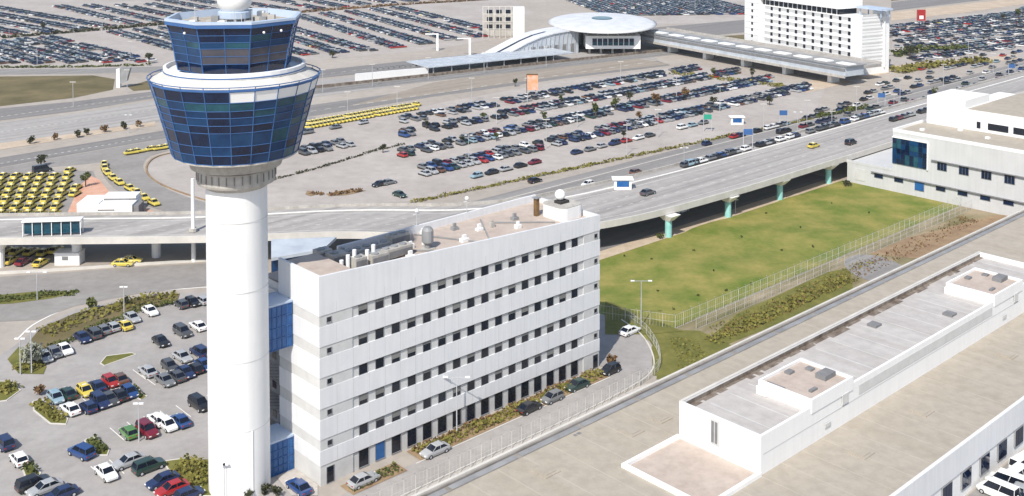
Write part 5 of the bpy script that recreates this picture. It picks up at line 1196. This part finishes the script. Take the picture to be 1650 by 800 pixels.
hedge(pxl([(500, 312), (520, 315)]), 1.6, .7, 'small brown planting on the left of two beds in the open lot', 'leaf_brown', 8, .3)
hedge(pxl([(530, 316), (560, 312), (585, 309)]), 1.6, 1.0, 'brown planting on the right of two beds in the open lot', 'leaf_brown', 8, .3)
hedge(pxl([(70, 571), (150, 534), (230, 500), (285, 489)]), 1.6, 1.1, 'green clipped hedge directly above the row of cars on the bank', 'leaf', 12, .25)
hedge(pxl([(70, 540), (140, 512), (225, 485), (285, 479)]), 5, .9, 'mixed shrubs covering the top of the bank at the left', 'leaf_yellow', 3.5, .3)
hedge(pxl([(1145, 552), (1230, 515), (1300, 480), (1370, 450)]), 3.5, .8, 'rough olive scrub strip between the field fence and the terminal', 'leaf_yellow', 5, .25)
hedge([W(*p)[:2] for p in ((141, 109), (148, 115), (153, 121))], 5, .35, 'loose low scrub on the grass wedge inside the terminal corner', 'leaf_yellow', 4, .2)
hedge([W(*p)[:2] for p in ((135, 136), (139, 140), (148, 141))], 2.5, 1.6, 'dark shrubs in the shade behind the office corner', 'leaf_dark', 10, .25)
hedge([W(*p)[:2] for p in ((160, 117), (200, 117.5), (262, 118.5))], 5, .45, 'thin dry weeds along the outside of the field fence', 'leaf_brown', 1.6, .2)
hedge([W(*p)[:2] for p in ((160, 119), (190, 119), (215, 119))], 3.5, .45, 'patchy green weeds at the near end of the field fence', 'leaf_yellow', 2.5, .2)
hedge(pxl([(1445, 118), (1500, 108), (1590, 100)]), 7, 2.6, 'olive and brown shrubs beside the hotel entrance', 'leaf_yellow', 1.3, .8)
hedge(pxl([(1440, 92), (1480, 84), (1560, 80)]), 6, 3.2, 'dark garden shrubs right of the hotel', 'leaf', 1.3, .8)
hedge(pxl([(1080, 118), (1140, 126), (1220, 134), (1270, 142)]), 6, 1.0, 'yellow flowering verge below the footbridge', 'leaf_yellow', 1.6, .5)
hedge(pxl([(-10, 486), (60, 478), (125, 473)]), 3, .7, 'low green planting on the wedge between the left roads', 'leaf', 8, .25)
for i, (pts, w_, lb_) in enumerate((([(60, 652), (100, 678)], 2.2, 'low green hedge on the island left of the crowded row'), ([(145, 712), (168, 730)], 1.6, 'small clipped hedge beside the large blue suv'), ([(2, 625), (24, 632)], 3, 'dark green hedge clump at the left edge'), ([(205, 624), (230, 641)], 1.2, 'thin hedge behind the right end of the crowded row'), ([(285, 752), (325, 760), (330, 785)], 4.2, 'thick green hedge mass left of the tower foot'), ([(42, 752), (56, 766)], 1.6, 'small hedge between parked cars at the lower left'), ([(30, 590), (62, 596)], 3.4, 'round dark hedge under the pale shrub at the left'))):
    hedge(pxl(pts), w_, 1.0, lb_, 'leaf' if i % 2 else 'leaf_yellow', 12, .24)
p = at(50, 592); shrub(p[0], p[1], 2.0, 4.2, 'pale silvery shrub on the rounded end of the bank', 'leaf_pale', 420, .3)
p = at(63, 637); shrub(p[0], p[1], .9, 1.6, 'small dry shrub at the upper end of the left island', 'leaf_brown', 120, .2)
p = at(148, 500); shrub(p[0], p[1], 1.0, 2.4, 'upright dark green bush on top of the bank', 'leaf', 260, .22)
p = at(203, 492); shrub(p[0], p[1], .6, 1.6, 'small dark bush by the lamp post on the bank', 'leaf_dark', 120, .2)
p = at(986, 590); shrub(p[0], p[1], .9, 2.2, 'rusty green bush at the far corner of the office block', 'leaf_brown', 180, .2)
p = at(1410, 297); shrub(p[0], p[1], 1.1, 2.2, 'brown bush against the terrace wall at the field corner', 'leaf_brown', 160, .25)
p = at(1365, 300); shrub(p[0], p[1], 1.3, 1.4, 'dark green bush in the far corner of the grass field', 'leaf_dark', 120, .25)
p = at(1063, 385); shrub(p[0], p[1], 1.0, 1.3, 'bush on the grass in front of the nearest teal pillar', 'leaf', 90, .22)
for i, (px, py) in enumerate(((428, 797), (403, 803), (445, 800))):
    p = at(px, py); shrub(p[0], p[1], .8, 1.2, ['green bush at the right of the tower foot', 'green bush in front of the tower foot', 'small bush between the tower and the blue link'][i], 'leaf_dark', 120, .18)
WD = sorted(((1085, 500), (1125, 478), (1170, 470), (1234, 345), (1118, 405), (1050, 420), (1340, 330), (1290, 370), (1210, 460), (1006, 415), (1260, 405), (1060, 470), (1150, 440), (1020, 455), (1195, 385), (1400, 345), (1310, 400)))
for i, (px, py) in enumerate(WD):
    p = at(px, py); shrub(p[0], p[1], random.uniform(.2, .4), random.uniform(.3, .6), 'small dark weed tuft on the grass field, %s from the left' % ordn(i), 'leaf', 26, .13, name='weed_tuft', cat='weed', z=fz(*toUV(*p[:2])))
TR = [(745, 232, 2.8, 1.1, 'small dark tree at the left end of the third middle-lot row'), (800, 228, 3, 1.1, 'small green tree between second and third rows of the middle lot'), (1005, 225, 2.8, 1.0, 'small dark tree beside the hedge row of the middle lot'), (1150, 172, 4, 1.6, 'dark tree near the right end of the second middle-lot row'), (780, 195, 3, 1.2, 'small green tree near the left of the fourth middle-lot row'), (1240, 170, 4, 1.8, 'dark tree at the far right corner of the middle lot'), (1030, 196, 3.6, 1.5, 'small brown tree right of the leafy tree cluster in the lot'), (1015, 165, 4, 1.8, 'dark tree at the top of the middle lot near its right end'), (905, 168, 3.6, 1.3, 'thin green tree near the top of the middle lot'), (617, 247, 3.2, 1.2, 'small dark tree beside the thin hedge in the open lot'), (687, 208, 3.5, 1.2, 'small dark tree between the short row and third row'), (876, 200, 4.5, 1.5, 'small tree left of the densest cars in the middle lot'), (960, 190, 5, 2.2, 'leafy tree in the centre of the middle lot'), (992, 178, 5, 2, 'tree just behind the leafy one in the middle lot'),
      (1058, 172, 5, 2.4, 'dark brown tree in the right half of the middle lot'), (1105, 160, 4.5, 2.2, 'dark brown tree below the footbridge in the lot'), (1212, 128, 5, 1.6, 'dark slim tree under the footbridge'), (240, 103, 5, 2.4, 'bushy dark tree at the edge of the distant lot beside the tower'), (68, 50, 5, 2, 'dark tree on the hedge dividing the distant lots'),
      (138, 302, 4.4, 1.6, 'green tree on the orange paving by the taxi rank'), (66, 268, 3, 2, 'round dark bushy tree above the taxi rank'), (830, 140, 3.5, 1.3, 'small dark tree left of the orange billboard'), (1505, 160, 5, 1.6, 'slim green tree in front of the white terminal block'), (1150, 124, 4, 1.6, 'small olive tree beside the footbridge pillar'),
      (1640, 30, 6, 2.6, 'pale green tree at the upper right edge'), (1615, 34, 4.5, 1.6, 'dark tree left of the pale one at the upper right edge'), (536, 94, 3.5, 2.2, 'dark tree at the near edge of the distant lot right of the tower'), (1465, 92, 6, 2.6, 'dark palm-like tree right of the hotel')]
for px, py, h, r, lb_ in TR: p = at(px, py); tree(p[0], p[1], h, r, lb_, 'leaf_brown' if 'brown' in lb_ else 'leaf_dark' if 'dark' in lb_ else 'leaf', 260)
for i, (px, py) in enumerate(((50, 232), (88, 226), (125, 222), (168, 214), (200, 209), (222, 205), (140, 218))):
    p = at(px, py); shrub(p[0], p[1], 1.3, 2.4 if i != 4 else 3, 'roadside shrub on the sandy verge, %s from the left' % ordn([0, 1, 2, 4, 5, 6, 3][i]), 'leaf_brown' if i % 2 else 'leaf_dark', 110, .3)

hz = MB(); hz.box(-3990, 3990, -1490, 5990, -1.2, 95)
hm = bpy.data.materials.new('haze'); hm.use_nodes = True; hn = hm.node_tree; hn.nodes.remove(hn.nodes['Principled BSDF'])
pv = hn.nodes.new('ShaderNodeVolumePrincipled'); pv.inputs['Color'].default_value = (.86, .90, .96, 1); pv.inputs['Density'].default_value = .00009; pv.inputs['Anisotropy'].default_value = .2
hn.links.new(pv.outputs[0], hn.nodes['Material Output'].inputs['Volume'])
tag(hz.build('haze', hm), kind='stuff')
# drop helper properties
for o in bpy.data.objects:
    if '_org' in o: del o['_org']
